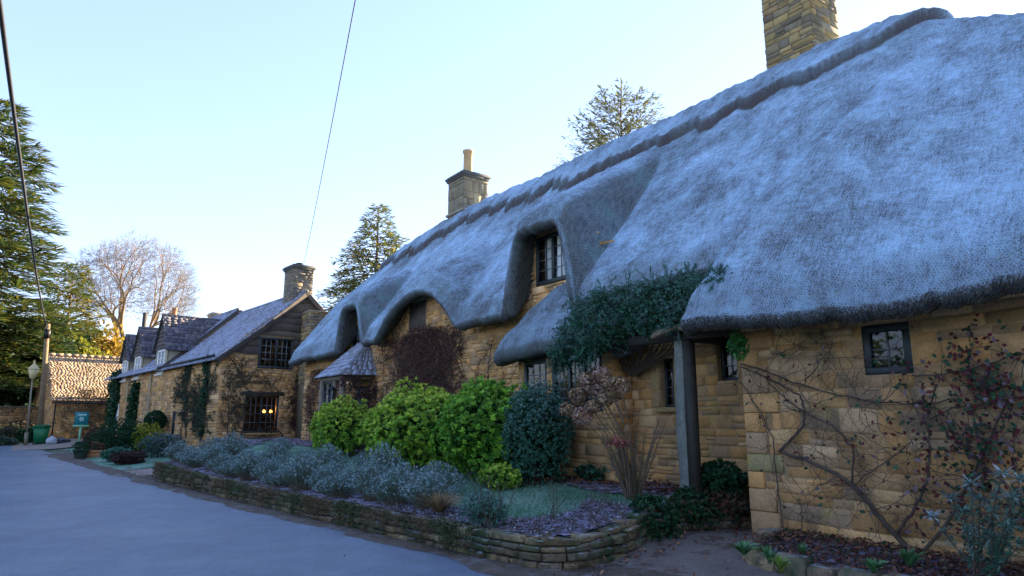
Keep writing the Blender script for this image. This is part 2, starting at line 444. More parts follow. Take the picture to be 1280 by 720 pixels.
def wall_back(mb, F, u0, u1, z0, z1, holes=(), top=None, d=-.002, t=.35, C=(1, 1, 1)):
    """mortar bed and the wall's own thickness, with reveals round each hole"""
    us = sorted(set([u0, u1] + [h[0] for h in holes] + [h[1] for h in holes])); zs = sorted(set([z0, z1] + [h[2] for h in holes] + [h[3] for h in holes]))
    us = [u for u in us if u0 <= u <= u1]; zs = [z for z in zs if z0 <= z <= z1]
    if top is not None:
        uu = []
        for a, b in zip(us[:-1], us[1:]):
            n = max(1, int((b - a) / .25)); uu += list(np.linspace(a, b, n + 1)[:-1])
        us = uu + [us[-1]]
    for a, b in zip(us[:-1], us[1:]):
        for c, e in zip(zs[:-1], zs[1:]):
            um, zm = (a + b) / 2, (c + e) / 2
            if any(h[0] < um < h[1] and h[2] < zm < h[3] for h in holes): continue
            ta, tb = (min(e, top(a)), min(e, top(b))) if top is not None else (e, e)
            if max(ta, tb) <= c: continue
            ta = max(ta, c); tb = max(tb, c)
            for dd in (d, d - t):
                mb.add([F.P(a, c, dd), F.P(b, c, dd), F.P(b, tb, dd), F.P(a, ta, dd)], [(0, 1, 2, 3)], C=C)
    for (a, b, c, e) in holes:
        for (p, q) in (((a, c), (b, c)), ((b, c), (b, e)), ((b, e), (a, e)), ((a, e), (a, c))):
            mb.add([F.P(p[0], p[1], d), F.P(q[0], q[1], d), F.P(q[0], q[1], d - t), F.P(p[0], p[1], d - t)], [(0, 1, 2, 3)], C=C)

def window(par, F, u0, u1, z0, z1, d=-.1, lights=2, cols=2, rows=4, frame='frame_dark', bars='lead', fw=.05, bt=.008, curtain=None, name='window', label=None):
    mb = MB(); e = .004
    a, b, c, g = u0 + e, u1 - e, z0 + e, z1 - e
    mb.fbox(F, a, b, c, c + fw, d - .05, d + .03, bev=.006); mb.fbox(F, a, b, g - fw, g, d - .05, d + .03, bev=.006)
    mb.fbox(F, a, a + fw, c + fw + .001, g - fw - .001, d - .05, d + .03, bev=.006)
    mb.fbox(F, b - fw, b, c + fw + .001, g - fw - .001, d - .05, d + .03, bev=.006)
    lw = (b - a - 2 * fw) / lights
    for i in range(1, lights):
        x = a + fw + lw * i
        mb.fbox(F, x - fw * .5, x + fw * .5, c + fw + .001, g - fw - .001, d - .045, d + .026, bev=.006)
    w = mb.build(name, M[frame], par)
    if label: w['label'] = label
    bb = MB()
    for i in range(lights):
        x0 = a + fw + lw * i + (fw * .5 if i else 0); x1 = a + fw + lw * (i + 1) - (fw * .5 if i < lights - 1 else 0)
        for k in range(1, cols):
            x = x0 + (x1 - x0) * k / cols; bb.fbox(F, x - bt, x + bt, c + fw, g - fw, d - .012, d + .006)
        for k in range(1, rows):
            z = c + fw + (g - c - 2 * fw) * k / rows; bb.fbox(F, x0, x1, z - bt, z + bt, d - .010, d + .004)
    if bb.n: bb.build('glazing_bars', M[bars], w)
    gl = MB(); fl = np.dot(np.cross(F.U, [0, 0, 1.0]), F.N) > 0
    gl.add([F.P(a + fw, c + fw, d - .004), F.P(b - fw, c + fw, d - .004), F.P(b - fw, g - fw, d - .004), F.P(a + fw, g - fw, d - .004)], [(0, 1, 2, 3) if fl else (3, 2, 1, 0)])
    gl.build('pane', M['glass'], w)
    if curtain:
        for (f0, f1) in curtain:
            cb = MB(); n = 24; us = np.linspace(a + (b - a) * f0, a + (b - a) * f1, n)
            for k in range(n - 1):
                w0 = .018 * math.sin(k * 1.7); w1 = .018 * math.sin((k + 1) * 1.7)
                cb.add([F.P(us[k], c, d - .05 + w0), F.P(us[k + 1], c, d - .05 + w1), F.P(us[k + 1], g, d - .05 + w1), F.P(us[k], g, d - .05 + w0)], [(0, 1, 2, 3)])
            cb.build('curtain', M['cloth'], w, smooth=True)
    return w

def tiles(mb, P, w, h, eu=.22, ev=.17, pal=None, r=None, thick=.018, clip=None, lift=.02):
    """P(u,v,n)->point; u across 0..w, v up the slope 0..h; rows of overlapping stone slates"""
    r = r or np.random.default_rng(3)
    v = 0
    while v < h - .02:
        rowe = ev * (1.25 - .5 * v / h)
        u = -r.uniform(0, eu)
        while u < w:
            l = eu * r.uniform(.7, 1.4); a = max(u, 0); b = min(u + l, w)
            if b - a > .03 and (clip is None or clip((a + b) / 2, v + rowe / 2)):
                g = .004; v0 = v + r.uniform(-.014, .014); v1 = min(v + rowe + .03, h); li = lift + r.uniform(0, .01)
                s0 = r.uniform(-.006, .006)
                V = [P(a + g, v0, li + thick), P(b - g, v0 + s0, li + thick + r.uniform(-.004, .004)), P(b - g, v1, thick * .4), P(a + g, v1, thick * .4),
                     P(a + g, v0, li - thick), P(b - g, v0 + s0, li - thick), P(b - g, v1, -thick), P(a + g, v1, -thick)]
                mb.add(V, [(0, 1, 2, 3), (4, 5, 1, 0), (5, 6, 2, 1), (7, 4, 0, 3)], C=np.clip(pal[r.integers(len(pal))] * r.uniform(.75, 1.25), 0, 1))
            u += l
        v += rowe
# ================================================================== TERRAIN
def zbase(X, Y):
    X = np.asarray(X, float); Y = np.asarray(Y, float)
    xr = 4.75 - .125 * (Y - 6)              # road edge
    up = .20 * sstep(0.0, 2.6, X - xr) + .32 * sstep(14, 46, Y)
    far = sstep(60, 140, Y) * 0 
    return up + far - .05 * sstep(-6.5, -9, X)
WALL = [(5.7, 23.0), (4.3, 21.7), (3.3, 20.95), (3.05, 20.6), (3.45, 17.0), (3.95, 12.6), (4.43, 8.3), (4.62, 6.7), (4.95, 6.05), (5.5, 6.0), (6.97, 6.32), (8.25, 5.72)]
def wall_x(Y):
    ys = [p[1] for p in WALL[3:8]][::-1]; xs = [p[0] for p in WALL[3:8]][::-1]
    return np.interp(Y, ys, xs)
def zgard(X, Y):
    X = np.asarray(X, float); Y = np.asarray(Y, float)
    return .31 + .30 * sstep(4.6, 8.0, X + .10 * (Y - 8)) + .30 * sstep(13, 27, Y) + .02 * fnoise(X * 1.5, Y * 1.5, 3, 5)

def surf(name, xs, ys, zf, m, kind='structure', inside=None, smooth=True):
    X, Y = np.meshgrid(xs, ys, indexing='ij'); Z = zf(X, Y)
    nx, ny = X.shape; V = np.stack([X, Y, Z], -1).reshape(-1, 3)
    i = np.arange(nx - 1)[:, None] * ny + np.arange(ny - 1)[None, :]
    Q = np.stack([i, i + ny, i + ny + 1, i + 1], -1).reshape(-1, 4)
    if inside is not None:
        c = V[Q].mean(1); Q = Q[inside(c[:, 0], c[:, 1])]
    mb = MB(); mb.add(V, Q); o = mb.build(name, m, smooth=smooth); tag(o, kind=kind); return o

# ground sheet out to the horizon
M['ground'] = mat('ground_soil', (.075, .065, .045), .95, noise=[(.5, .3), (12, .3)], mix2=[((.04, .07, .025), .35, .42, .55)], bump=[(9, .8, .04), (60, .6, .01)], frost=((.4, .45, .5), 2.2, .5, .8, .6))
gx = np.concatenate([np.linspace(-900, -60, 18), np.linspace(-50, -9, 16), np.arange(-8, 14, .3), np.linspace(15, 60, 16), np.linspace(80, 900, 18)])
gy = np.concatenate([np.linspace(-300, -20, 12), np.linspace(-15, -4, 6), np.arange(-3, 34, .3), np.linspace(35, 80, 26), np.linspace(90, 1500, 24)])
surf('ground', gx, gy, lambda X, Y: zbase(X, Y) - .012 + .012 * fnoise(X * .8, Y * .8, 3, 2), M['ground'])

# road
def road_mat():
    m = mat('road_asphalt', (.10, .135, .19), .5, noise=[(.35, .16), (2.2, .14), (14, .12), (60, .3), (140, .5)], mix2=[((.15, .19, .24), .5, .45, .7), ((.08, .075, .07), 1.7, .64, .8)],
            bump=[(130, .8, .006), (30, .35, .008)], spec=.5)
    return m
M['road'] = road_mat()
rv = np.concatenate([np.arange(-12, 30, .5), np.linspace(31, 62, 24)])
mb = MB(); V = []; 
def road_right(y): return 4.72 - .125 * (y - 6) + .05 * math.sin(y * .9) + .04 * math.sin(y * 2.7)
cols = np.linspace(0, 1, 18)
for y in rv:
    xr = road_right(y) - max(0, y - 40) ** 2 * .012; xl = xr - 6.2
    for c in cols:
        x = xl + (xr - xl) * c
        V.append((x, y, float(zbase(x, y)) * 0 + .32 * float(sstep(14, 46, y)) + .014 + .03 * (1 - (2 * c - 1) ** 2)))
n = len(cols); Q = [(i*n+j, i*n+j+1, (i+1)*n+j+1, (i+1)*n+j) for i in range(len(rv) - 1) for j in range(n - 1)]
mb.add(V, Q); tag(mb.build('road', M['road'], smooth=True), kind='structure')
# muddy edge of the road, leaf-stained
M['mud'] = mat('verge_mud', (.085, .062, .045), .9, noise=[(3, .3), (40, .35)], mix2=[((.15, .14, .15), 4, .5, .66)], bump=[(25, .8, .02), (120, .5, .005)])
mb = MB(); V = []; ys = np.arange(-6, 34, .15)
for y in ys:
    xr = road_right(y)
    w0 = .42 + .22 * float(fnoise(y * .7, 1.0, 4, 9)) + .10 * float(fnoise(y * 5, 3.0, 3, 4))
    for k, x in enumerate((xr - w0, xr - w0 * .6, xr - .1, xr + .35, xr + .8)):
        zz = (.32 * float(sstep(14, 46, y)) + .014 + .03 * (1 - (2 * min(1, (x - xr + 6.2) / 6.2) - 1) ** 2) + .003 + (.02 if 0 < k < 4 else 0)) if k < 3 else max(float(zbase(x, y)) + .012, 0.02)
        V.append((x, y, zz + (.008 * float(fnoise(x * 6, y * 6, 2, 8)) if 0 < k else 0)))
Q = [(i*5+j, i*5+j+1, (i+1)*5+j+1, (i+1)*5+j) for i in range(len(ys) - 1) for j in range(4)]
mb.add(V, Q); tag(mb.build('verge', M['mud'], smooth=True), kind='structure')
# path in front of the wing
M['path'] = mat('path_earth', (.15, .125, .11), .9, noise=[(2, .25), (30, .3)], mix2=[((.09, .05, .04), 3, .5, .62)], bump=[(18, .8, .02), (90, .6, .006)])
surf('path', np.arange(4.6, 8.6, .1), np.arange(-3, 6.3, .1), lambda X, Y: zbase(X, Y) + .006 + .015 * fnoise(X * 2, Y * 2, 3, 3), M['path'])
# concrete strip by the barn, on which the bin stands
M['conc'] = mat('pale_concrete', (.22, .18, .15), .9, noise=[(1.5, .2), (30, .15)], bump=[(40, .4, .005)])
o = surf('driveway', np.linspace(-.3, 3.2, 10), np.linspace(38, 47, 10), lambda X, Y: zbase(X, Y) + .03, M['conc'])
surf('garden_path', np.linspace(2.2, 4.6, 10), np.linspace(22.0, 24.0, 8), lambda X, Y: zbase(X, Y) + .03, M['conc'])

# garden terrace (lawn and beds)
M['lawn'] = mat('frosty_lawn', (.05, .16, .09), .9, noise=[(1.2, .25), (25, .3)], mix2=[((.19, .30, .24), 1.1, .38, .66), ((.05, .04, .02), 5, .66, .78)], bump=[(40, .9, .02), (150, .7, .006)])
def in_garden(X, Y):
    ok = (X > wall_x(np.clip(Y, 6.7, 20.6)) + .12 + 1.1 * np.clip(Y - 20.6, 0, 2.45)) & (Y < 27.6) & (X < 8.45)
    low = np.interp(X, [4.95, 5.5, 6.97, 8.25], [6.1, 6.05, 6.37, 5.77]) + .1
    return ok & (Y > low)
surf('garden_lawn', np.arange(2.9, 8.6, .07), np.arange(5.8, 27.7, .09), zgard, M['lawn'], inside=in_garden)
M['soil'] = mat('bed_soil', (.05, .034, .028), .95, noise=[(5, .4), (40, .3)], bump=[(14, .9, .04), (80, .7, .01)], frost=((.34, .32, .48), 8, .45, .65, .3))
def in_bed(X, Y):
    e = wall_x(np.clip(Y, 6.7, 20.6)) + .95 + 1.1 * np.clip(Y - 20.6, 0, 2.45) + .25 * np.sin(Y * 1.3) + .15 * np.sin(Y * 3.1)
    front = in_garden(X, Y) & ((X < e) | ((Y < 7.3 + .22 * np.sin(X * 3)) & (X < 6.6)))
    back = in_garden(X, Y) & (X > 7.15 + .12 * np.sin(Y * 2.2))
    return front | back
surf('flower_bed', np.arange(2.9, 8.6, .05), np.arange(5.8, 27.7, .06), lambda X, Y: zgard(X, Y) + .022 + .03 * fnoise(X * 5, Y * 5, 3, 6), M['soil'], inside=in_bed)
surf('flower_bed', np.arange(6.45, 7.7, .06), np.arange(-3, 4.95, .06), lambda X, Y: zbase(X, Y) + .10 + .03 * fnoise(X * 5, Y * 5, 3, 6), M['soil'])

# ================================================================== RETAINING WALL
def poly_frame(pts, close=.0):
    pts = np.array(pts, float)
    # smooth (Catmull-Rom)
    P = [pts[0]]
    for i in range(len(pts) - 1):
        p0 = pts[max(i-1, 0)]; p1 = pts[i]; p2 = pts[i+1]; p3 = pts[min(i+2, len(pts)-1)]
        for t in np.linspace(0, 1, 13)[1:]:
            P.append(.5 * ((2*p1) + (-p0+p2)*t + (2*p0-5*p1+4*p2-p3)*t*t + (-p0+3*p1-3*p2+p3)*t**3))
    P = np.array(P); L = np.concatenate([[0], np.cumsum(np.linalg.norm(np.diff(P, axis=0), axis=1))])
    class PF:
        O = np.array([pts[0][0], pts[0][1], 0]); total = L[-1]
        def P(s, u, z, d=0.0):
            x = np.interp(u, L, P[:, 0]); y = np.interp(u, L, P[:, 1])
            x2 = np.interp(u + .05, L, P[:, 0]); y2 = np.interp(u + .05, L, P[:, 1]); x1 = np.interp(u - .05, L, P[:, 0]); y1 = np.interp(u - .05, L, P[:, 1])
            t = np.array([x2 - x1, y2 - y1]); t /= np.linalg.norm(t) + 1e-9
            nrm = np.array([t[1], -t[0]])     # right of travel direction
            nrm = -nrm if True else nrm
            base = float(zbase(x, y))
            return np.array([x, y, 0]) + np.array([nrm[0], nrm[1], 0]) * (-d) + np.array([0, 0, z])
    return PF()
PFW = poly_frame(WALL)
root = empty('retaining_wall', (4.9, 6.0, 0), 'low dry stone retaining wall of mossy honey stones along the road edge', 'garden wall')
GPAL = np.array([(.24,.17,.09),(.28,.2,.11),(.18,.13,.08),(.32,.24,.13),(.2,.16,.11),(.12,.12,.06)])
def top_w(u):
    p = PFW.P(u, 0, 0); return float(zgard(p[0], p[1])) + .015 + .03 * float(vnoise(u * 1.1, 2.0, 4))
mb = MB()
nseg = 200; us = np.linspace(0, PFW.total, nseg)
for a, b in zip(us[:-1], us[1:]):
    for d in (-.03, .3):
        dd = d if d < 0 else -.32
        mb.add([PFW.P(a, -.1, dd), PFW.P(b, -.1, dd), PFW.P(b, top_w(b) - .03, dd), PFW.P(a, top_w(a) - .03, dd)], [(0, 1, 2, 3)], C=(.09, .08, .05))
    mb.add([PFW.P(a, top_w(a) - .03, -.03), PFW.P(b, top_w(b) - .03, -.03), PFW.P(b, top_w(b) - .03, -.32), PFW.P(a, top_w(a) - .03, -.32)], [(0, 1, 2, 3)], C=(.09, .08, .05))
stone_face(mb, PFW, 0, PFW.total, -.08, .9, top=lambda u: top_w(u) - .07, rh=(.07, .12), ln=(.16, .42), depth=.085, pal=GPAL, gap=.004, wav=.03, kr=.45, r=np.random.default_rng(11))
# coping slabs
r = np.random.default_rng(5); u = 0
while u < PFW.total - .1:
    l = r.uniform(.22, .5); e = min(u + l, PFW.total) - .012; t = top_w(u + l / 2); th = r.uniform(.055, .085); o_ = r.uniform(.0, .08); bk = r.uniform(.2, .34); tl = r.uniform(-.02, .02)
    c = np.clip(GPAL[r.integers(5)] * r.uniform(.75, 1.25), 0, 1); k = .009
    P4 = [(u + k, o_), (e - k, o_ + r.uniform(-.02, .02)), (e, o_ - k), (e, -bk + k), (e - k, -bk), (u + k, -bk + r.uniform(-.03, .03)), (u, -bk + k), (u, o_ - k)]
    V = [PFW.P(a, t - th, d - .015) for a, d in P4] + [PFW.P(a, t - .012, d) for a, d in P4] + [PFW.P((a - (u + e) / 2) * .93 + (u + e) / 2, t + tl * (1 if a > u + l / 2 else -1) + r.uniform(-.004, .004), (d + bk / 2) * .9 - bk / 2) for a, d in P4]
    Q = [(i, (i+1) % 8, 8 + (i+1) % 8, 8 + i) for i in range(8)] + [(8 + i, 8 + (i+1) % 8, 16 + (i+1) % 8, 16 + i) for i in range(8)] + [(16, 17, 18, 19), (16, 19, 20, 23), (20, 21, 22, 23)]
    mb.add(V, Q, C=c); u += l
mb.build('stonework', M['wall_low'], root)

# stone edging of the small bed in front of the wing
root = empty('bed_edging', (6.3, 4.3, .2), 'short edging of rough pale stones round the small bed at the end of the path', 'stone edging')
mb = MB(); r = np.random.default_rng(8)
EF = poly_frame([(7.3, 5.0), (6.75, 4.95), (6.42, 4.6), (6.38, 3.9), (6.36, 2.5), (6.35, 0)])
u = 0
while u < EF.total - .1:
    l = r.uniform(.25, .45); p = EF.P(u + l / 2, 0, 0); zb = float(zbase(p[0], p[1])); e = min(u + l, EF.total) - .015; h = r.uniform(.12, .18); k = .02
    P4 = [(u + k, .1), (e - k, .1), (e, .1 - k), (e, -.08), (e - k, -.1), (u + k, -.1), (u, -.08), (u, .1 - k)]
    V = [EF.P(a, zb - .05, -d) for a, d in P4] + [EF.P(a, zb + h - .03, -d * r.uniform(.9, 1.1)) for a, d in P4] + [EF.P((a - (u+e)/2) * .85 + (u+e)/2, zb + h + r.uniform(-.01, .01), -d * .75) for a, d in P4]
    Q = [(i, (i+1) % 8, 8 + (i+1) % 8, 8 + i) for i in range(8)] + [(8 + i, 8 + (i+1) % 8, 16 + (i+1) % 8, 16 + i) for i in range(8)] + [(16, 17, 18, 19), (16, 19, 20, 23), (20, 21, 22, 23)]
    mb.add(V, Q, C=np.clip(GPAL[r.integers(5)] * r.uniform(.9, 1.3), 0, 1)); u += l
mb.build('stonework', M['wall_low'], root)

# ================================================================== THATCHED COTTAGE
COT = empty('thatched_cottage', (8.0, 11.0, .4), 'long honey stone cottage under one sweeping frosted thatched roof with hooded dormers', 'cottage')
XR, SL, XE, XW = 11.3, 1.265, 7.75, 8.3
YN, YF = -3.2, 25.1
def smax(a, b, k):
    h = np.clip(.5 + .5 * (a - b) / k, 0, 1); return b + (a - b) * h + k * h * (1 - h)
def smin(a, b, k): return -smax(-a, -b, k)
def zridge(Y): return 8.22 - .16 * sstep(9, 4.2, Y) + .05 * np.sin(Y * .45) + .04 * np.sin(Y * 1.1 + 1)
HOODS = [ # Yc, wnear, wfar, zf, slope, drop, power, spread
    (10.2, 1.22, 1.12, 5.72, .60, 2.1, 5.5, .26),
    (15.2, 2.5, 3.0, 5.14, .60, 1.62, 2.0, .25),
    (19.55, 1.25, 1.1, 5.38, .55, 1.85, 4.0, .25)]
def F_top(X, Y, inner=False):
    d = np.abs(XR - X)
    base = zridge(Y) - SL * (np.sqrt(d * d + .04) - .2)
    Yt = 5.86 - .5 * (X - 7.1)
    bump = .40 * sstep(.10, -.26, Y - Yt) * (1 - sstep(8.3, 10.6, X))
    base = base + bump
    if inner: base = base - .5
    hz = base
    for (yc, wn, wf, zf, sl, dr, pw, spd) in HOODS:
        k = .26 if inner else 0
        w = np.where(Y < yc, wn + spd * np.clip(X - XE, 0, 3), wf + spd * .5 * np.clip(X - XE, 0, 3)) - k
        rr = np.abs(Y - yc) / w
        h = zf + sl * (X - XE) - dr * rr ** pw - .10 * sstep(.3, 0, X - XE)
        if inner: h = h - .36
        hz = smax(hz, h, .10)
    hz = np.where(X > XR, base, hz)
    # hipped ends
    near = zridge(4.5) - .62 * (4.55 - Y) - (.5 if inner else 0)
    hz = smin(hz, near, .25)
    far = 8.2 - .30 * (Y - 20.8) - .04 * np.clip(Y - 21, 0, 9) ** 2 - (.5 if inner else 0)
    hz = smin(hz, far, .25)
    return hz
def cap_edge(Y):
    # wavy lower edge of the block-cut ridge
    p = Y / 1.35 + .35 * np.sin(Y * .8) + .5 * vnoise(Y * .7, Y * 0, 6)
    tri = np.abs((p % 1) - .5) * 2 + sstep(7, 9, Y) * .45 * (np.abs(((Y / .42 + vnoise(Y, Y * 0, 2)) % 1) - .5) * 2 - .5)
    return (.05 + .95 * sstep(3.6, 5.4, Y)) * (.80 + .26 * (tri - .5) + .10 * np.sin(Y * .6 + 1) + .03 * fnoise(Y * 5, Y * 0, 2, 8))
def xeave(Y):
    w = sstep(5.98, 5.80, Y)
    return XE * (1 - w) + 6.79 * w + .03 * fnoise(Y * 1.7, Y * 0 + 3, 3, 5)
ys = np.concatenate([np.arange(YN, 1.0, .08), np.arange(1.0, 8.6, .028), np.arange(8.6, 11.6, .026), np.arange(11.6, YF, .05), [YF]])
nS = 150
vs = np.linspace(0, 1, nS) ** .92
Yg, Vg = np.meshgrid(ys, vs, indexing='ij')
Xe = xeave(Yg); Xg = XR + (Xe - XR) * Vg
Zg = F_top(Xg, Yg)
dist = (XR - Xg) * 1.61
# ridge cap
dc = XR - Xg
ce = cap_edge(Yg)
capm = sstep(ce + .014, ce - .014, dc) * sstep(3.85, 3.98, Yg)
rough = .018 * fnoise(Yg * 1.3, dist * 1.2, 4, 3) * 2 + .016 * fnoise(Yg * 9, dist * 2.2, 3, 12) * 2 + .012 * fnoise(Yg * 5, dist * 14, 3, 21) * 2
hol = .035 * fnoise(Yg * .5, dist * .5, 3, 31) * 2
Zg = Zg + capm * (.20 + .03 * np.sin(ce * 9)) + (rough + hol) * sstep(0, .3, dc)
Zg = Zg + .05 * np.exp(-(dc / .15) ** 2) * np.abs(fnoise(Yg * 4, Yg * 0, 3, 2)) * 2
# rounding of the drip edge
Zg = Zg - .16 * sstep(.955, 1.0, Vg) ** 1.5
top = np.stack([Xg, Yg, Zg], -1)
# rim and underside
zt = Zg[:, -1]; xe = Xe[:, 0]
zi0 = F_top(xe + .14, ys, True)
zi0 = np.minimum(zi0, zt - .22)
def rim(fx, fz, noise_=.0):
    return np.stack([xe + fx, ys, zt + (zi0 - zt) * fz + noise_ * fnoise(ys * 14, ys * 0 + fz * 7, 3, 6)], -1)
rows = [rim(-.045, .22, .02), rim(-.06, .5, .02), rim(-.03, .78, .02), rim(.05, .95, .02), rim(.14, 1.0)]
for x in np.linspace(.3, 1.0, 9):
    xi = xe + .14 + (9.3 - xe - .14) * (x - .3 + .08) / .78
    rows.append(np.stack([xi, ys, np.minimum(F_top(xi, ys, True), F_top(xi, ys) - .12)], -1))
A = np.concatenate([top, np.stack(rows, 1)], 1)
nY, nR = A.shape[0], A.shape[1]
i = np.arange(nY - 1)[:, None] * nR + np.arange(nR - 1)[None, :]
Q = np.stack([i, i + nR, i + nR + 1, i + 1], -1).reshape(-1, 4)
sdist = np.concatenate([[0], np.cumsum(np.linalg.norm(np.diff(A[nY // 2], axis=0), axis=1))])
# arc length per row
seg = np.linalg.norm(np.diff(A, axis=1), axis=2); S = np.concatenate([np.zeros((nY, 1)), np.cumsum(seg, axis=1)], 1)
U = np.stack([np.broadcast_to(A[:, :, 1], S.shape), S, np.zeros_like(S)], -1)
# frost amount (hoar lies on the open slopes, not on the rim or underside), net amount
fr = np.ones((nY, nR)); brown = np.zeros((nY, nR)); fr[:, nS:] = np.array([.55, .25, .12, .05, 0] + [0] * 9)[None, :]
fr[:, :nS] *= 1 - .45 * sstep(.93, 1.0, Vg)
edge = np.exp(-((dc - ce - .02) / .04) ** 2) * sstep(3.7, 4.3, Yg)
fr[:, :nS] *= 1 - .9 * edge
# steep hood faces: less frost, darkened further to paint their shaded flank
gy_ = (F_top(Xg, Yg + .05) - F_top(Xg, Yg - .05)) / .1; fr[:, :nS] *= 1 - .8 * sstep(.35, 1.5, np.abs(gy_)) * (Vg > .2)
fr[:, :nS] *= 1 - .5 * np.exp(-((dc - ce - .2) / .22) ** 2) * np.clip(.5 + 2.2 * fnoise(Yg * .9, dc * 2, 3, 17), 0, 1)
for (yc, wn, wf, zf, sl, dr, pw, spd) in HOODS:
    near_side = sstep(yc - wn * .2, yc - wn * .75, Yg) * sstep(yc - wn * 2.1, yc - wn * 1.3, Yg)
net = np.ones((nY, nR)); net[:, nS + 4:] = 0
net *= (.35 + .65 * sstep(6.5, 5.0, A[:, :, 1])); net[:, :nS] *= 1 - .95 * edge
brown[:, :nS] = np.clip(np.exp(-((dc - ce - .012) / .035) ** 2) * 1.2, 0, .95) * sstep(3.95, 4.05, Yg) * np.clip(.75 + 1.1 * fnoise(Yg * 2.3, Yg * 0, 3, 14), .25, 1)  # brown cut straw, with the step's shade painted in
Cc = np.stack([fr, net, brown], -1)
mb = MB(); mb.add(A.reshape(-1, 3), Q, C=Cc.reshape(-1, 3), U=U.reshape(-1, 3))
mb.flat = (np.ptp(np.pad(capm, ((0, 0), (0, nR - nS))).reshape(-1)[Q], axis=1) > .2)
# back slope
yb = np.linspace(YN, YF, 60); xb = np.linspace(XR, 14.9, 14); Yb, Xb = np.meshgrid(yb, xb, indexing='ij')
Zb = F_top(Xb, Yb); B = np.stack([Xb, Yb, Zb], -1); nb = B.shape[1]
i = np.arange(59)[:, None] * nb + np.arange(nb - 1)[None, :]
mb.add(B.reshape(-1, 3), np.stack([i, i + 1, i + nb + 1, i + nb], -1).reshape(-1, 4), C=(.8, .3, 0), U=np.stack([Yb, Xb * 1.6, Xb * 0], -1).reshape(-1, 3))
# far verge closes the end of the thatch
for yv, col_ in ((ys[-1], nY - 1), (ys[0], 0)):
    t = A[col_][:nS]; bt = t.copy(); bt[:, 2] -= .45; nn = len(t)
    mb.add(np.vstack([t, bt]), [(k, k + 1, nn + k + 1, nn + k) for k in range(nn - 1)], C=(.1, .1, 0))
ROOF = mb.build('thatch_roof', M['thatch'], COT, smooth=True)

# loose straws and twigs poking from the net
mb = MB(); r = np.random.default_rng(4)
for k in range(260):
    yy = r.uniform(2.2, 6.8); vv = r.uniform(.25, .99) if k % 3 else r.uniform(.96, 1.0)
    xe_ = float(xeave(np.array([yy]))[0]); xx = XR + (xe_ - XR) * vv
    z0 = float(F_top(np.array([xx]), np.array([yy]))[0]) + .02 - (.16 if vv > .96 else 0)
    a = r.uniform(0, 6.28); l = r.uniform(.05, .22); n = 6
    pts = []
    for q in range(n):
        f = q / (n - 1); dx = math.cos(a) * l * f; dy = math.sin(a + f * r.uniform(-.5, .8)) * l * f
        if vv > .96: pts.append((xx - .05 - .04 * f, yy + dy * .4, z0 - l * .6 * f))
        else:
            x1 = xx + dx * .6; pts.append((x1, yy + dy, float(F_top(np.array([x1]), np.array([yy + dy]))[0]) + .035 + .02 * math.sin(f * 3)))
    mb.tube(pts, np.linspace(.0028, .0014, n), n=3, C=(.5, .47, .4), cap=False)
tag(mb.build('loose_straw', mat('loose_straw', (.3, .28, .24), .9), COT), kind='stuff')

# reed ends bristling along the drip edge
mb = MB(); r = np.random.default_rng(44); n = 15000
yy = np.concatenate([r.uniform(1.5, 9.0, n * 2 // 3), r.uniform(9.0, 25, n // 3)]); n = len(yy)
xx = np.interp(yy, ys, xe); zz = np.interp(yy, ys, zt); z0_ = np.interp(yy, ys, zi0); t_ = r.random(n)
Pp = np.stack([xx - .05 + .14 * np.clip(t_ - .5, 0, 1) * 2 * .9, yy, zz + (z0_ - zz) * (.3 + .68 * t_)], 1)
Dd = np.stack([-.55 + r.normal(0, .22, n), r.normal(0, .25, n), -.75 + r.normal(0, .25, n)], 1)
cl = np.array([(.10, .085, .07), (.16, .14, .11), (.05, .045, .045), (.30, .33, .40)])[np.where(r.random(n) < .25 * (t_ < .4), 3, r.integers(3, size=n))] * r.uniform(.6, 1.2, (n, 1))
mb.leaves(Pp, Dd, np.tile([-.6, 0, .6], (n, 1)) + r.normal(0, .3, (n, 3)), r.uniform(.025, .065, n), .007, cl)
tag(mb.build('reed_ends', M['leaf_matt'], COT), kind='stuff')

# ---------------- walls
FM = Fr((XW, 0, 0), (0, 1, 0), (-1, 0, 0))
FWG = Fr((7.5, 0, 0), (0, 1, 0), (-1, 0, 0))
FB = Fr((7.85, 0, 0), (0, 1, 0), (-1, 0, 0))
def hole(F, x0, y0, x1, y1, ym=None):
    """pixel box -> hole rectangle on a wall plane"""
    ym = (y0 + y1) / 2; xm = (x0 + x1) / 2
    def uv(px, py):
        p = onP(px, py, F.O, F.N); return float(np.dot(p - F.O, F.U)), float(p[2])
    ua = uv(x0, ym)[0]; ub = uv(x1, ym)[0]; za = uv(xm, y1)[1]; zb = uv(xm, y0)[1]
    return (min(ua, ub), max(ua, ub), za, zb)
hA = hole(FM, 672, 291, 715, 353); hB = hole(FM, 511, 377, 533, 415); hBg = hole(FM, 522, 465, 552, 500)
hC = hole(FM, 441, 404, 461, 433); hR = hole(FM, 826, 448, 843, 509); hS = hole(FM, 896, 424, 921, 476)
print('holes', [tuple(round(v, 2) for v in h) for h in (hA, hB, hBg, hC, hR, hS)])
wtop = lambda u: float(F_top(np.array([XW + .0]), np.array([u]), True)[0]) + .05
def wall_top(u):
    return wtop(u)
mb = MB(); sb = MB()
mh = [hA, hB, hBg, hC, hR, hS]
wall_back(mb, FM, 5.5, 25.0, .1, 6.0, mh, top=wall_top)
stone_face(sb, FM, 5.5, 25.0, .2, 6.0, top=wall_top, holes=mh, r=np.random.default_rng(21))
w = mb.build('wall', M['mortar'], COT); sb.build('stonework', M['stone'], w)
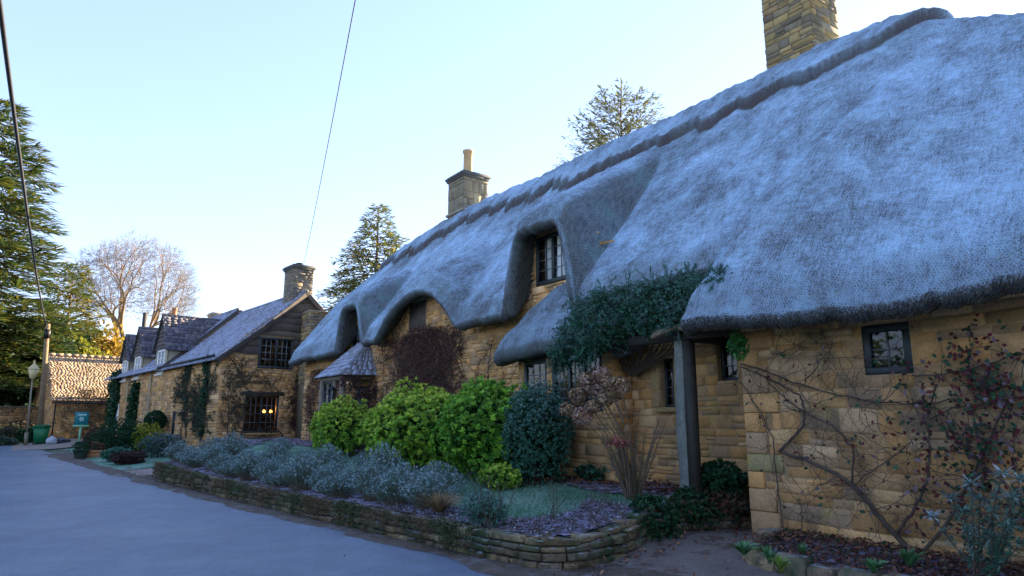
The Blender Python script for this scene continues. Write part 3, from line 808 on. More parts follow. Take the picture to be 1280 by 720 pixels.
# wing
hW = hole(FWG, 1078, 404, 1139, 468)
mb = MB(); sb = MB()
r = np.random.default_rng(2); QZ = []; z = 0
while z < 3.05:
    h = r.uniform(.17, .33); QZ.append((z, min(z + h, 3.05), (.26, .46, .34)[len(QZ) % 3] * r.uniform(.85, 1.2), len(QZ))); z += h
wt = lambda u: 3.05 + .02 * u
wall_back(mb, FWG, -3, 5.47, -.1, 3.2, [hW], top=wt)
WPAL = HONEY * np.array([.95, .98, 1.05])
stone_face(sb, FWG, -3, 5.47, 0, 3.2, top=wt, holes=[hW] + [(5.47 - q[2], 5.6, q[0], q[1]) for q in QZ], rh=(.11, .26), ln=(.2, .62), depth=.02, pal=WPAL, gap=.005, wav=.03, r=np.random.default_rng(33))
# quoins: bigger dressed corner stones
for (z, z2, ql, qi) in QZ:
    h = z2 - z
    c = np.array((.34, .27, .12)) if (.22 < z < .42 or .85 < z < 1.05) else HONEY[r.integers(8)] * r.uniform(.95, 1.15)
    sb.fbox(FWG, 5.475 - ql + .005, 5.475, z + .005, min(z + h - .005, 3.05), -.25, .036 + r.uniform(-.006, .006), C=c, bev=.010)
w = mb.build('wall', M['mortar'], COT); sb.build('stonework', M['stone'], w)
mb = MB(); sb = MB()
FS = Fr((7.5, 5.46, 0), (1, 0, 0), (0, 1, 0)); wall_back(mb, FS, 0, .8, 0, 3.4, t=.2); 
FE = Fr((XW, 25.0, 0), (1, 0, 0), (0, 1, 0)); gt = lambda u: float(F_top(np.array([XW + u]), np.array([25.0]), True)[0]) + .1
wall_back(mb, FE, 0, 6.2, 0, 8, top=gt); FN_ = Fr((7.5, YN + .3, 0), (1, 0, 0), (0, -1, 0)); gt2 = lambda u: float(F_top(np.array([7.5 + u]), np.array([YN + .3]), True)[0]) + .1
wall_back(mb, FN_, 0, 7, 0, 8, top=gt2)
FK = Fr((14.4, 0, 0), (0, 1, 0), (1, 0, 0)); wall_back(mb, FK, YN + .3, 25.0, 0, 4.0)
mb.build('wall', M['mortar'], COT)
# bay
bay0, bay1 = 8.25, 10.9
hb1 = hole(FB, 655, 449, 684, 505); hb2 = hole(FB, 690, 449, 753, 515)
hb1 = (hb1[0], hb1[1], hb2[2], 2.72); hb2 = (hb2[0], hb2[1], hb2[2], 2.72)
print('bay', hb1, hb2, 'wing', hW)
mb = MB(); sb = MB()
wall_back(mb, FB, bay0, bay1, .3, 2.95, [hb1, hb2], t=.3)
stone_face(sb, FB, bay0, bay1, .4, 2.95, holes=[hb1, hb2], r=np.random.default_rng(24))
for yy, s in ((bay0, -1), (bay1, 1)):
    Fq = Fr((7.85, yy, 0), (1, 0, 0), (0, s, 0)); wall_back(mb, Fq, 0, .5, .3, 2.95, t=.2); stone_face(sb, Fq, 0.0, .45, .4, 2.95, r=np.random.default_rng(27))
w = mb.build('bay_wall', M['mortar'], COT); sb.build('stonework', M['stone'], w)
# bay thatch
by = np.arange(bay0 - .42, bay1 + .22, .03); nv = 50
Yb, Vb = np.meshgrid(by, np.linspace(0, 1, nv), indexing='ij')
def bay_top(X, Y):
    z = 3.20 + 1.12 * (X - 7.42)
    sdl = 3.05 + 1.5 * (Y - (bay0 - .40)); sdr = 3.1 + 1.15 * ((bay1 + .22) - Y)
    return smin(smin(z, sdl, .2), sdr, .2)
Xb = 8.45 + (7.42 + .03 * fnoise(Yb * 2, Yb * 0, 2, 5) - 8.45) * Vb
Zb = bay_top(Xb, Yb) - .14 * sstep(.88, 1, Vb) + .05 * fnoise(Yb * 2, Xb * 3, 4, 9) 
stp = .10 * sstep(.02, -.02, Xb - (7.78 + .09 * (np.abs((Yb / .7) % 1 - .5) * 2)))
Zb = Zb - stp + .06
A = np.stack([Xb, Yb, Zb], -1); zt = Zb[:, -1]; xe = Xb[:, -1]
rows = [np.stack([xe - .03, by, zt - .08], -1), np.stack([xe - .03, by, zt - .18], -1), np.stack([xe + .05, by, zt - .27], -1), np.stack([xe + .2, by, zt - .27], -1), np.stack([xe + .9, by, zt - .05], -1)]
A = np.concatenate([A, np.stack(rows, 1)], 1); nY, nR = A.shape[:2]
i = np.arange(nY - 1)[:, None] * nR + np.arange(nR - 1)[None, :]
seg = np.linalg.norm(np.diff(A, axis=1), axis=2); S = np.concatenate([np.zeros((nY, 1)), np.cumsum(seg, axis=1)], 1)
U = np.stack([A[:, :, 1], S, np.zeros_like(S)], -1)
fr = np.ones((nY, nR)) * .6; fr[:, nv:] = .15; fr[:, :nv] *= 1 - .7 * np.exp(-((stp - .05) / .035) ** 2)
mb = MB(); mb.add(A.reshape(-1, 3), np.stack([i, i + nR, i + nR + 1, i + 1], -1).reshape(-1, 4), C=np.stack([fr, fr * .3, fr * 0], -1).reshape(-1, 3), U=U.reshape(-1, 3))
mb.build('bay_thatch', M['thatch'], COT, smooth=True)

# ---------------- windows
def lintel(F, h, hh=.1, m='oak', ext=.1, d=.02, name='lintel', par=COT):
    mb = MB(); mb.fbox(F, h[0] - ext, h[1] + ext, h[3] + .003, h[3] + hh, -.15, d + .045, bev=.012); return mb.build(name, M[m], par)
def sill(F, h, hh=.08, m='dressed', ext=.06, name='window_sill', par=COT):
    mb = MB(); mb.fbox(F, h[0] - ext, h[1] + ext, h[2] - hh, h[2] - .003, -.12, .09, bev=.014); return mb.build(name, M[m], par)
window(COT, FM, *hA, d=.02, lights=2, cols=2, rows=4, fw=.075, bt=.007, curtain=[(.05, .42), (.52, .72)], label='black framed dormer window with white curtains under the thatch hood')
mb = MB(); stone_face(mb, Fr((XW, 0, 0), (0, 1, 0), (-1, 0, 0)), hA[0] - .15, hA[1] + .1, hA[2] - .34, hA[2] - .01, rh=(.14, .18), ln=(.3, .5), depth=.08, pal=HONEY[[2, 5]] * 1.25, r=np.random.default_rng(1))
mb.build('window_sill', M['stone'], COT)
wB = window(COT, FM, *hB, d=-.04, lights=2, cols=1, rows=1, frame='shutter', fw=.05, label='weathered brown two light window under the middle hood')
mb = MB()
for k in range(8):
    a = hB[0] + .06 + (hB[1] - hB[0] - .12) * k / 8; mb.fbox(FM, a + .004, a + (hB[1] - hB[0] - .12) / 8 - .004, hB[2] + .06, hB[3] - .06, -.07, -.035, bev=.004)
mb.build('boarding', M['shutter'], wB)
sill(FM, hB); lintel(FM, hB, .09)
window(COT, FM, *hBg, lights=2, cols=2, rows=3); lintel(FM, hBg, .1, 'oak_dark')
window(COT, FM, *hC, d=-.03, lights=2, cols=2, rows=3); 
window(COT, FM, *hR, d=-.12, lights=1, cols=2, rows=5, fw=.04); sill(FM, hR)
for (a, b) in ((hR[0] - .24, hR[0] - .01), (hR[1] + .01, hR[1] + .2)):
    mb = MB(); z = hR[2]
    while z < hR[3] - .05: mb.fbox(FM, a, b, z + .004, min(z + .27, hR[3] + .0) - .004, -.1, .036, C=np.array((.42,.28,.13)) * random.uniform(.85, 1.1), bev=.01); z += .27
    mb.build('window_surround', M['stone'], COT)
window(COT, FM, *hS, d=-.12, lights=1, cols=2, rows=3, fw=.05); lintel(FM, hS, .12, 'oak_dark')
window(COT, FWG, *hW, d=-.04, lights=1, cols=2, rows=2, fw=.08, bt=.01, label='small black framed window close under the low eave'); 

window(COT, FB, *hb1, d=-.03, lights=1, cols=3, rows=4, fw=.07); window(COT, FB, *hb2, d=-.03, lights=3, cols=3, rows=5, fw=.07)
lintel(FB, (hb1[0] if hb1[0] < hb2[0] else hb2[0], max(hb1[1], hb2[1]), 0, 2.72), .2, 'oak_dark', .1)
# a room wall behind so nothing shines through the house
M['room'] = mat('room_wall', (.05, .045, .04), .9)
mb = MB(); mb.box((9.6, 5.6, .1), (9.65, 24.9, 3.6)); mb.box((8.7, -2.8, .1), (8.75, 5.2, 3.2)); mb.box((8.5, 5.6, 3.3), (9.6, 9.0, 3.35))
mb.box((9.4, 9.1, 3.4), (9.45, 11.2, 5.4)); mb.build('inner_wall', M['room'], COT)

# ---------------- chimneys
def chim(par, cx, cy, z0, z1, w, d, F_rot, pal, cap=True, pot=None, band=None, name='chimney', matn='stone', rh=(.1, .2)):
    """square stack; F_rot = wall direction unit vector"""
    U = np.array([F_rot[0], F_rot[1], 0]); Nn = np.array([F_rot[1], -F_rot[0], 0]); c = np.array([cx, cy, 0.])
    mb = MB(); r = np.random.default_rng(int(cx * 10 + cy))
    for (uu, nn, ww, dd) in ((U, Nn, w, d), (-U, -Nn, w, d), (Nn, -U, d, w), (-Nn, U, d, w)):
        Fq = Fr(c - uu * ww / 2 + nn * dd / 2, uu, nn)
        mb.add([Fq.P(0, z0, -.002), Fq.P(ww, z0, -.002), Fq.P(ww, z1, -.002), Fq.P(0, z1, -.002)], [(0, 1, 2, 3)], C=(.16, .13, .09))
        stone_face(mb, Fq, 0.0, ww, z0, z1, rh=rh, ln=(.16, .42), depth=.025, pal=pal, r=r, gap=.005)
        if band:
            mb.fbox(Fq, -.06, ww + .06, band, band + .08, -.03, .07, C=(.3, .26, .2), bev=.012)
    mb.add([c + U*w/2*a + Nn*d/2*b + np.array([0, 0, z1]) for a, b in ((-1,-1),(1,-1),(1,1),(-1,1))], [(0, 1, 2, 3)], C=(.1, .09, .07))
    ch = mb.build(name, M[matn], par)
    if cap:
        cb = MB()
        for (ex, h0, h1) in ((.05, 0, .07), (.09, .072, .15), (.04, .152, .2)):
            Fq = Fr(c - U * (w / 2 + ex) + Nn * (d / 2 + ex), U, Nn)
            cb.fbox(Fq, 0, w + 2 * ex, z1 + h0 + .002, z1 + h1, -(d + 2 * ex), 0, C=(.1, .1, .1), bev=.02)
        cb.build('chimney_cap', M['stone'], ch)
    if pot:
        for (du, r_, h, mm) in pot:
            pb = MB(); p = c + U * du; pb.lathe((p[0], p[1], z1 + (.2 if cap else 0)), [(0, 0), (r_ * 1.1, 0), (r_ * 1.1, .04), (r_ * 1.05, h * .5), (r_, h * .88), (r_ * 1.25, h * .92), (r_ * 1.25, h), (r_ * .8, h), (r_ * .8, h * .5)], 18)
            pb.build('chimney_pot', M[mm], ch, smooth=False)
    return ch
CPAL = np.array([(.34,.24,.10),(.28,.19,.09),(.30,.24,.14),(.24,.20,.14),(.38,.28,.13),(.2,.16,.11)])
chim(COT, 11.75, 6.72, 6.9, 11.2, 1.0, .95, (0, 1), CPAL)
CP2 = np.array([(.25,.20,.13),(.28,.23,.15),(.21,.18,.13)])
chim(COT, 11.5, 18.9, 7.0, 9.55, 1.0, .95, (0, 1), CP2, pot=[(0.02, .15, .95, 'claypale')], band=8.35, rh=(.3, .5))
tag(COT)
# ================================================================== PORCH of the cottage
PY0, PY1, PX = 18.75, 20.5, 7.35
mb = MB()
SP = np.array([(.17,.16,.16),(.13,.13,.13),(.2,.17,.14),(.15,.13,.11)])
zE, zA = 2.86, 4.0
def roofP(a, b, c, d, n):
    """bilinear patch a(bottom left) b(bottom right) c(top right) d(top left)"""
    a, b, c, d = map(lambda q: np.array(q, float), (a, b, c, d)); nn = np.cross(b - a, d - a); nn /= np.linalg.norm(nn); nn = nn * n
    w = np.linalg.norm(b - a); h = np.linalg.norm((c + d) / 2 - (a + b) / 2)
    def P(u, v, k):
        u = min(max(u / w, 0), 1); v = min(max(v / h, 0), 1)
        return (a * (1-u) + b * u) * (1 - v) + (d * (1-u) + c * u) * v + nn * k
    return P, w, h
o1 = (PX - .18, PY0 - .2, zE); o2 = (PX - .18, PY1 + .2, zE); w1 = (8.32, PY0 - .2, zE + .02); w2 = (8.32, PY1 + .2, zE + .02); ap = (8.32, PY0 + .55, zA); ap2 = (8.32, PY1 - .5, zA)
for quad, sgn in (((o2, o1, ap, ap2), 1), ((o1, w1, ap, ap), 1), ((w2, o2, ap2, ap2), 1)):
    P, w, h = roofP(*quad, sgn); tiles(mb, P, w, h, .2, .16, SP, np.random.default_rng(6), .012)
    mb.add([quad[0], quad[1], quad[2], quad[3]], [(0, 1, 2, 3)], C=(.08, .08, .08))
PO = mb.build('porch_roof', M['slate'], COT)
mb = MB()
for (x, y) in ((PX, PY0 + .06), (PX, PY1 - .06)): mb.box((x - .07, y - .07, .4), (x + .07, y + .07, zE + .05))
mb.box((PX - .06, PY0 - .05, zE - .12), (PX + .08, PY1 + .05, zE - .003)); mb.box((PX + .081, PY0 - .03, zE - .1), (8.27, PY0 + .08, zE - .004))
mb.box((PX - .05, PY0 + .62, .5), (PX + .05, PY0 + .72, zE - .122))
mb.build('porch_post', mat('porch_timber', (.2, .16, .12), .85, noise=[(4, .3), (30, .2)]), COT)
FP = Fr((PX + .02, 0, 0), (0, 1, 0), (-1, 0, 0))
hp = (PY0 + .76, PY1 - .15, 1.45, zE - .14)
window(COT, FP, *hp, d=.0, lights=2, cols=2, rows=5, fw=.05)
mb = MB(); stone_face(mb, FP, PY0 + .74, PY1 - .13, .5, 1.43, r=np.random.default_rng(3)); mb.fbox(FP, PY0 + .74, PY1 - .13, .4, 1.43, -.2, -.004, C=(.12, .1, .06)); mb.build('porch_wall', M['stone'], COT)
FD = Fr((XW, 0, 0), (0, 1, 0), (-1, 0, 0))
mb = MB()
for k in range(6): mb.fbox(FD, 19.0 + k * .15 + .003, 19.0 + (k + 1) * .15 - .003, .7, 2.6, .045, .09, bev=.008)
dr = mb.build('door', mat('dark_door', (.02, .025, .03), .5, noise=(9, .2)), COT)
mb = MB(); mb.fbox(FD, 19.75, 19.79, 1.55, 1.75, .09, .13, bev=.01); mb.build('handle', M['iron'], dr)
# lantern hanging at the porch front
lx, ly, lz = PX - .2, 19.1, 2.05
LAN = empty('porch_lantern', (lx, ly, lz), 'small black four sided lantern hanging in front of the slate roofed porch', 'lantern')
mb = MB(); mb.lathe((lx, ly, lz + .42), [(.001, .1), (.03, .09), (.13, 0), (.14, -.02), (.1, -.025)], 4)
mb.lathe((lx, ly, lz), [(.001, -.03), (.06, 0), (.07, .02), (.05, .025)], 4)
for t in range(4):
    a = t * math.pi / 2
    mb.tube([(lx + .065 * math.cos(a), ly + .065 * math.sin(a), lz + .01), (lx + .11 * math.cos(a), ly + .11 * math.sin(a), lz + .41)], .009, 4)
mb.tube([(lx, ly, lz + .5), (lx, ly, zE - .1)], .006, 4); mb.build('frame', M['iron'], LAN)
mb = MB(); mb.lathe((lx, ly, lz + .01), [(.055, 0), (.1, .4)], 4); mb.build('glass_panes', M['glass'], LAN)
mb = MB(); mb.tube([(lx, ly, lz + .02), (lx, ly, lz + .14)], .012, 6); mb.build('candle', M['frame_white'], LAN)

# ================================================================== GABLED COTTAGE
dF = (-.0924, .9957, 0); dW = (.9957, .0924, 0)
HO = np.array([5.9, 27.5, 0.])
FH = Fr(HO, dF, (-.9957, -.0924, 0)); FG = Fr(HO, dW, (.0924, -.9957, 0))
H2 = empty('gabled_cottage', (5.9, 27.5, .7), 'honey stone cottage with a dark boarded gable and a frosted stone slate roof', 'cottage')
EZ, RZ, HW_ = 4.1, 6.85, 3.15
def gtop(u): return EZ + (RZ - EZ) * (1 - abs(u - HW_) / HW_) - .03
hU = hole(FG, 323, 422, 366, 461); hL = hole(FG, 305, 494, 348, 541)
hF1 = hole(FH, 243, 495, 256, 534); hF2 = hole(FH, 214.5, 514, 219, 545)
print('gable', hU, hL, hF1, hF2)
mb = MB(); sb = MB()
wall_back(mb, FG, 0, 6.3, .3, EZ, [hU, hL]); stone_face(sb, FG, 0, 6.3, .5, EZ - .02, holes=[hU, hL], rh=(.1, .2), r=np.random.default_rng(41))
wall_back(mb, FG, 0, 6.3, EZ, 7.2, [hU], top=gtop)
wall_back(mb, FH, 0, 8, .3, EZ, [hF1, hF2]); stone_face(sb, FH, 0, 8, .4, EZ - .02, holes=[hF1, hF2], rh=(.1, .2), ln=(.2, .6), r=np.random.default_rng(42))
FHb = Fr(HO + np.array(dW) * 6.3, dF, (.9957, .0924, 0)); wall_back(mb, FHb, 0, 8, .3, EZ)
w = mb.build('wall', M['mortar'], H2); sb.build('stonework', M['stone_far'], w)
# waney boards on the gable
mb = MB(); r = np.random.default_rng(9); z = EZ + .02; row = 0
BP = np.array([(.10,.085,.08),(.13,.11,.10),(.085,.075,.075),(.15,.125,.105)])
while z < RZ - .1:
    h = r.uniform(.24, .34); z1 = min(z + h + .05, RZ)
    segs = [-.05, r.uniform(1.5, 4.5), 6.35]
    for a, b in zip(segs[:-1], segs[1:]):
        c = BP[r.integers(4)] * r.uniform(.8, 1.2); n = 26; us = np.linspace(a, b, n); ph = r.uniform(0, 9)
        for k in range(n - 1):
            ua, ub = us[k], us[k + 1] - (.01 if k == n - 2 else 0)
            def zl(u): return z + .05 * math.sin(u * 2.1 + ph) + .035 * math.sin(u * 4.7 + ph * 2)
            ta, tb = min(z1, gtop(ua) + .02), min(z1, gtop(ub) + .02)
            la, lb = zl(ua), zl(ub)
            if ta <= la + .01 or tb <= lb + .01: continue
            um = (ua + ub) / 2; zm = (la + ta) / 2
            if hU[0] - .02 < um < hU[1] + .02:
                if la < hU[3] + .06 and ta > hU[2]:
                    la = max(la, hU[3] + .06); lb = max(lb, hU[3] + .06)
                    if ta <= la + .01 or tb <= lb + .01: continue
            mb.add([FG.P(ua, la, .055), FG.P(ub, lb, .055), FG.P(ub, tb, .012), FG.P(ua, ta, .012), FG.P(ua, la, .02), FG.P(ub, lb, .02)], [(0, 1, 2, 3), (4, 5, 1, 0)], C=c)
    z += h; row += 1
mb.build('boarding', M['board'], H2)
# roof slopes
nrm = np.cross(np.array([*dF]), np.array([dW[0] * HW_, dW[1] * HW_, RZ - EZ])); nrm /= np.linalg.norm(nrm); nrm = nrm if nrm[2] > 0 else -nrm
def slopeP(O, s0, eo, ez, rw, rz, sag=.0, off=0.0, side=1):
    h = math.hypot(rw + eo, (rz - ez) * (rw + eo) / rw)
    zlow = ez - (rz - ez) * eo / rw
    nn = np.array([-dW[0] * side * (rz - ez), -dW[1] * side * (rz - ez), rw]); nn /= np.linalg.norm(nn)
    def P(u, v, k):
        f = min(max(v / h, 0), 1)
        wv = -eo + (rw + eo) * f
        if side < 0: wv = 2 * rw - wv
        return O + np.array(dF) * (s0 + u) + np.array(dW) * wv + np.array([0, 0, zlow + (rz - zlow) * f - sag * math.sin(math.pi * f)]) + nn * (k + off)
    return P, h
SPAL = np.array([(.13,.13,.16),(.10,.10,.12),(.17,.16,.17),(.15,.13,.12)])
mb = MB()
P, h = slopeP(HO, -.22, .3, EZ, HW_, RZ, .10); 
tiles(mb, P, 8.2, h, .3, .24, SPAL, np.random.default_rng(12), .02)
for a, b in ((0, 8.2),):
    for k in range(12):
        mb.add([P(a, h * k / 12, -.012), P(b, h * k / 12, -.012), P(b, h * (k + 1) / 12, -.012), P(a, h * (k + 1) / 12, -.012)], [(0, 1, 2, 3)], C=(.07, .07, .07))
P2, h2 = slopeP(HO, -.22, .3, EZ, HW_, RZ, .05, side=-1)
mb.add([P2(0, 0, 0), P2(8.2, 0, 0), P2(8.2, h2, 0), P2(0, h2, 0)], [(0, 1, 2, 3)], C=(.1, .1, .1)); tiles(mb, P2, 8.2, h2, .3, .24, SPAL, np.random.default_rng(13), .02)
mb.tube([P(0, h, .02), P(8.2, h, .02)], .07, 6, C=(.15, .14, .14))
RF2 = mb.build('roof', M['slate'], H2)
mb = MB()
for side in (1, -1):
    Pq, hq = (P, h) if side > 0 else (P2, h2)
    for k in range(10):
        a, b = hq * k / 10, hq * (k + 1) / 10
        V = [Pq(-.0, a, -.16), Pq(-.0, a, .0), Pq(0, b, .0), Pq(0, b, -.16)]
        mb.add([v + np.array(dF) * -.03 for v in V] + [v + np.array(dF) * .02 for v in V], [(0, 1, 2, 3), (4, 5, 6, 7), (1, 2, 6, 5), (0, 3, 7, 4)], C=(.14, .12, .11))
mb.build('barge_board', M['board'], H2)
cpk = HO + np.array(dW) * (HW_ + .0) + np.array(dF) * .75
chim(H2, cpk[0], cpk[1], 6.2, 7.85, 1.0, .85, dF[:2], np.array([(.2,.17,.13),(.24,.19,.12),(.17,.15,.13)]), pot=[(0, .12, .16, 'iron')], name='chimney')
window(H2, FG, *hU, d=.03, lights=2, cols=3, rows=4, fw=.09, bt=.012, label='wide black window in the boarded gable')
window(H2, FG, *hL, d=-.08, lights=2, cols=3, rows=4, fw=.07, bt=.010, label='large dark window with lamps glowing inside'); lintel(FG, hL, .14, 'oak_dark', .15, par=H2); sill(FG, hL, par=H2)
window(H2, FH, *hF1, d=.02, lights=2, cols=2, rows=5, fw=.06, par=None) if False else window(H2, FH, *hF1, d=.02, lights=2, cols=2, rows=5, fw=.06)
window(H2, FH, *hF2, d=-.05, lights=1, cols=2, rows=3, fw=.08)
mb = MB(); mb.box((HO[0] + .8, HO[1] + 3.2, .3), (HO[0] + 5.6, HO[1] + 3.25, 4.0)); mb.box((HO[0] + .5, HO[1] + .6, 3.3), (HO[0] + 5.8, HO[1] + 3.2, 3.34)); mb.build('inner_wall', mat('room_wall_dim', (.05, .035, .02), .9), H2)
# drainpipe
def drain(F, u, z0, z1, par, m='iron'):
    mb = MB(); mb.tube([F.P(u, z0, .09), F.P(u, z1, .09)], .035, 8)
    for z in np.arange(z0 + .4, z1, 1.2): mb.tube([F.P(u, z, .09), F.P(u, z + .06, .09)], .05, 8)
    return mb.build('drainpipe', M[m], par)
# two lamps glowing inside the lower window
for k, (px, nm) in enumerate(((330, 'left of the two small glowing wall lamps inside the large gable window'), (338.5, 'right of the two small glowing wall lamps inside the large gable window'))):
    p = onP(px, 514, HO + np.array(dF) * .45, FG.N)
    e = empty('wall_lamp', tuple(p), nm, 'lamp', 'lamps glowing behind the gable window')
    mb = MB(); mb.lathe(tuple(p), [(.03, .05), (.04, .04), (.065, -.04), (.05, -.05)], 10); mb.build('lamp_shade', M['bulb'], e)
    mb = MB(); mb.tube([p + np.array([0, 0, -.05]), p + np.array([0, 0, -.2]), p + np.array([0, .12, -.26])], .012, 5); mb.build('bracket', M['lead'], e)
    ld = bpy.data.lights.new('lamp_light', 'POINT'); ld.energy = .6; ld.color = (1, .5, .18); ld.shadow_soft_size = .08
    lo = bpy.data.objects.new('lamp_light', ld); COL.objects.link(lo); lo.parent = e; lo.location = (0, -.0, .12)

# little stone block (chimney breast) between the two cottages
pa = onP(389, 389, (0, 26.4, 0), (0, 1, 0)); pb = onP(426, 389, (0, 26.4, 0), (0, 1, 0))
FBk = Fr((pa[0], 26.5, 0), (1, 0, 0), (0, -1, 0))
mb = MB(); wd = pb[0] - pa[0] + .8; zt_ = float(pa[2])
mb.fbox(FBk, 0, wd, .3, zt_ - .01, -.99, -.002, C=(.2, .16, .1)); stone_face(mb, FBk, 0, wd, 3.0, zt_, rh=(.12, .22), pal=CPAL * .95, r=np.random.default_rng(4), depth=.03)
FBs = Fr((pa[0], 27.48, 0), (0, -1, 0), (-1, 0, 0)); stone_face(mb, FBs, 0, .98, 3.0, zt_, pal=CPAL * .95, r=np.random.default_rng(5))
mb.fbox(FBk, -.04, wd + .04, zt_ + .003, zt_ + .06, -1.02, .05, C=(.3, .25, .16), bev=.01)
mb.build('chimney_breast', M['stone_far'], H2)

# ================================================================== DORMER COTTAGE (row beyond)
SO, SEND = 8.0, 20.0
H3 = empty('dormer_cottage', tuple(HO + np.array(dF) * SO + np.array([0, 0, .6])), 'far stone cottage with three slate roofed dormers and white windows', 'cottage')
DORM = [(8.9, 1.15), (13.6, 1.05), (16.6, .95)]
mb = MB(); sb = MB()
lowh = [hole(FH, 187, 515, 195, 531)]
wh = []
for (sc_, hw) in DORM: wh.append((sc_ - .62, sc_ + .62, 3.78, 4.92))
print('low', lowh)
wall_back(mb, FH, SO, SEND, .3, EZ - .05, [(a, b, c, EZ - .04) for a, b, c, d in wh] + lowh)
stone_face(sb, FH, SO, SEND, .4, EZ - .06, holes=[(a, b, c, 9) for a, b, c, d in wh] + lowh, rh=(.14, .26), ln=(.25, .7), r=np.random.default_rng(52), depth=.025)
E3 = Fr(HO + np.array(dF) * SEND, dW, dF)
g3 = lambda u: EZ + (7.0 - EZ) * (1 - abs(u - HW_) / HW_)
wall_back(mb, E3, 0, 6.3, .3, 7.2, top=g3)
FHb = Fr(HO + np.array(dW) * 6.3, dF, (.9957, .0924, 0)); wall_back(mb, FHb, SO, SEND, .3, EZ)
G3 = Fr(HO + np.array(dF) * (SO - .12), dW, (.0924, -.9957, 0)); wall_back(mb, G3, 0, 6.3, 3.5, 7.2, top=lambda u: g3(u) + .05, t=.1)
w = mb.build('wall', M['mortar'], H3); sb.build('stonework', M['stone_far'], w)
mb = MB(); P, h = slopeP(HO, SO - .2, .3, EZ, HW_, 7.0, .05, .10)
tiles(mb, P, SEND - SO + .4, h, .3, .24, SPAL, np.random.default_rng(14), .02)
mb.add([P(0, 0, -.012), P(SEND - SO + .4, 0, -.012), P(SEND - SO + .4, h, -.012), P(0, h, -.012)], [(0, 1, 2, 3)], C=(.07, .07, .07))
mb.add([P(0, 0, -.13), P(0, 0, .02), P(0, h, .02), P(0, h, -.13)], [(0, 1, 2, 3)], C=(.06, .055, .05))
P2, h2 = slopeP(HO, SO - .2, .3, EZ, HW_, 7.0, .05, .1, side=-1); mb.add([P2(0, 0, 0), P2(SEND - SO + .4, 0, 0), P2(SEND - SO + .4, h2, 0), P2(0, h2, 0)], [(0, 1, 2, 3)], C=(.1, .1, .1))
mb.tube([P(0, h, .02), P(SEND - SO + .4, h, .02)], .08, 6, C=(.15, .14, .14))
mb.build('roof', M['slate'], H3)
DPAL = np.array([(.10,.09,.12),(.13,.12,.15),(.08,.075,.09),(.16,.14,.15)])
for k, ((sc_, hw), h_) in enumerate(zip(DORM, wh)):
    d = MB(); zt1, zp = 4.95, 6.55 - .12 * k
    FHx = FH
    # gable face, boarded
    dk = MB()
    bz = zt1; rr = np.random.default_rng(60 + k)
    while bz < zp - .05:
        b1 = min(bz + .2, zp); f0 = 1 - (bz - zt1) / (zp - zt1); f1 = 1 - (b1 - zt1) / (zp - zt1)
        dk.add([FH.P(sc_ - hw * f0, bz, .06), FH.P(sc_ + hw * f0, bz, .06), FH.P(sc_ + hw * f1, b1, .02), FH.P(sc_ - hw * f1, b1, .02)], [(0, 1, 2, 3)], C=BP[rr.integers(4)] * .8)
        bz = b1
    D = empty('dormer', (0, 0, 0), parent=H3); D.location = Vector(FH.P(sc_, EZ, 0)) - H3.location
    dk.build('boarding', M['board'], D)
    # cheeks and jambs
    ck = MB()
    for sg in (-1, 1):
        u = sc_ + sg * (hw - .12)
        ck.add([FH.P(u, 3.7, 0), FH.P(u, zt1, 0), FH.P(u, zt1, -1.6), FH.P(u, 4.0, -1.6)], [(0, 1, 2, 3)])
        ck.fbox(FH, min(u, u - sg * .5), max(u, u - sg * .5), 3.7, zt1, -.06, 0.0) if hw - .12 > .64 else None
    ck.add([FH.P(sc_ - hw + .1, zt1, .05), FH.P(sc_ + hw - .1, zt1, .05), FH.P(sc_ + hw - .1, zt1, -1.6), FH.P(sc_ - hw + .1, zt1, -1.6)], [(0, 1, 2, 3)])
    ck.build('cheek', M['plaster'], D)
    # slates
    rb = MB()
    for sg in (-1, 1):
        ee = zt1 - .14; uo = hw + .12
        a = FH.P(sc_ + sg * uo, ee, .16); b = FH.P(sc_ + sg * uo, ee, -2.6); c = FH.P(sc_, zp + .04, -2.6); e_ = FH.P(sc_, zp + .04, .16)
        P_, w_, h__ = roofP(*((a, b, c, e_) if sg < 0 else (b, a, e_, c)), 1)
        tst = P_(0, 0, 1)[2] - P_(0, 0, 0)[2]
        P_, w_, h__ = roofP(*((a, b, c, e_) if sg < 0 else (b, a, e_, c)), 1 if tst > 0 else -1)
        tiles(rb, P_, w_, h__, .26, .19, DPAL, np.random.default_rng(70 + k), .014)
        rb.add([P_(0, 0, -.012), P_(w_, 0, -.012), P_(w_, h__, -.012), P_(0, h__, -.012)], [(0, 1, 2, 3)], C=(.06, .06, .06))
    rb.tube([FH.P(sc_, zp + .06, .16), FH.P(sc_, zp + .06, -2.6)], .05, 6, C=(.14, .13, .14))
    rb.build('dormer_roof', M['slate_dark'], D)
    wm = window(D, FH, h_[0], h_[1], h_[2], h_[3], d=.0, lights=2, cols=2, rows=3, frame='frame_white', bars='frame_white', fw=.09, bt=.02)
    sl = MB(); sl.fbox(FH, h_[0] - .08, h_[1] + .08, h_[2] - .09, h_[2] - .004, -.05, .1, bev=.01); sl.build('window_sill', M['frame_white'], D)
window(H3, FH, *lowh[0], d=-.02, lights=2, cols=2, rows=3, frame='frame_white', bars='frame_white', fw=.07, bt=.02)
for (a, b) in ((13.3, 1.5), (17.0, 1.4)):
    mb = MB()
    mb.fbox(FH, a, a + .9, .5, 2.5, -.08, .04, bev=.01); q = mb.build('door', M['frame_white'], H3)
    mb = MB(); mb.fbox(FH, a + .1, a + .14, 1.4, 1.55, .04, .09); mb.build('handle', M['iron'], q)
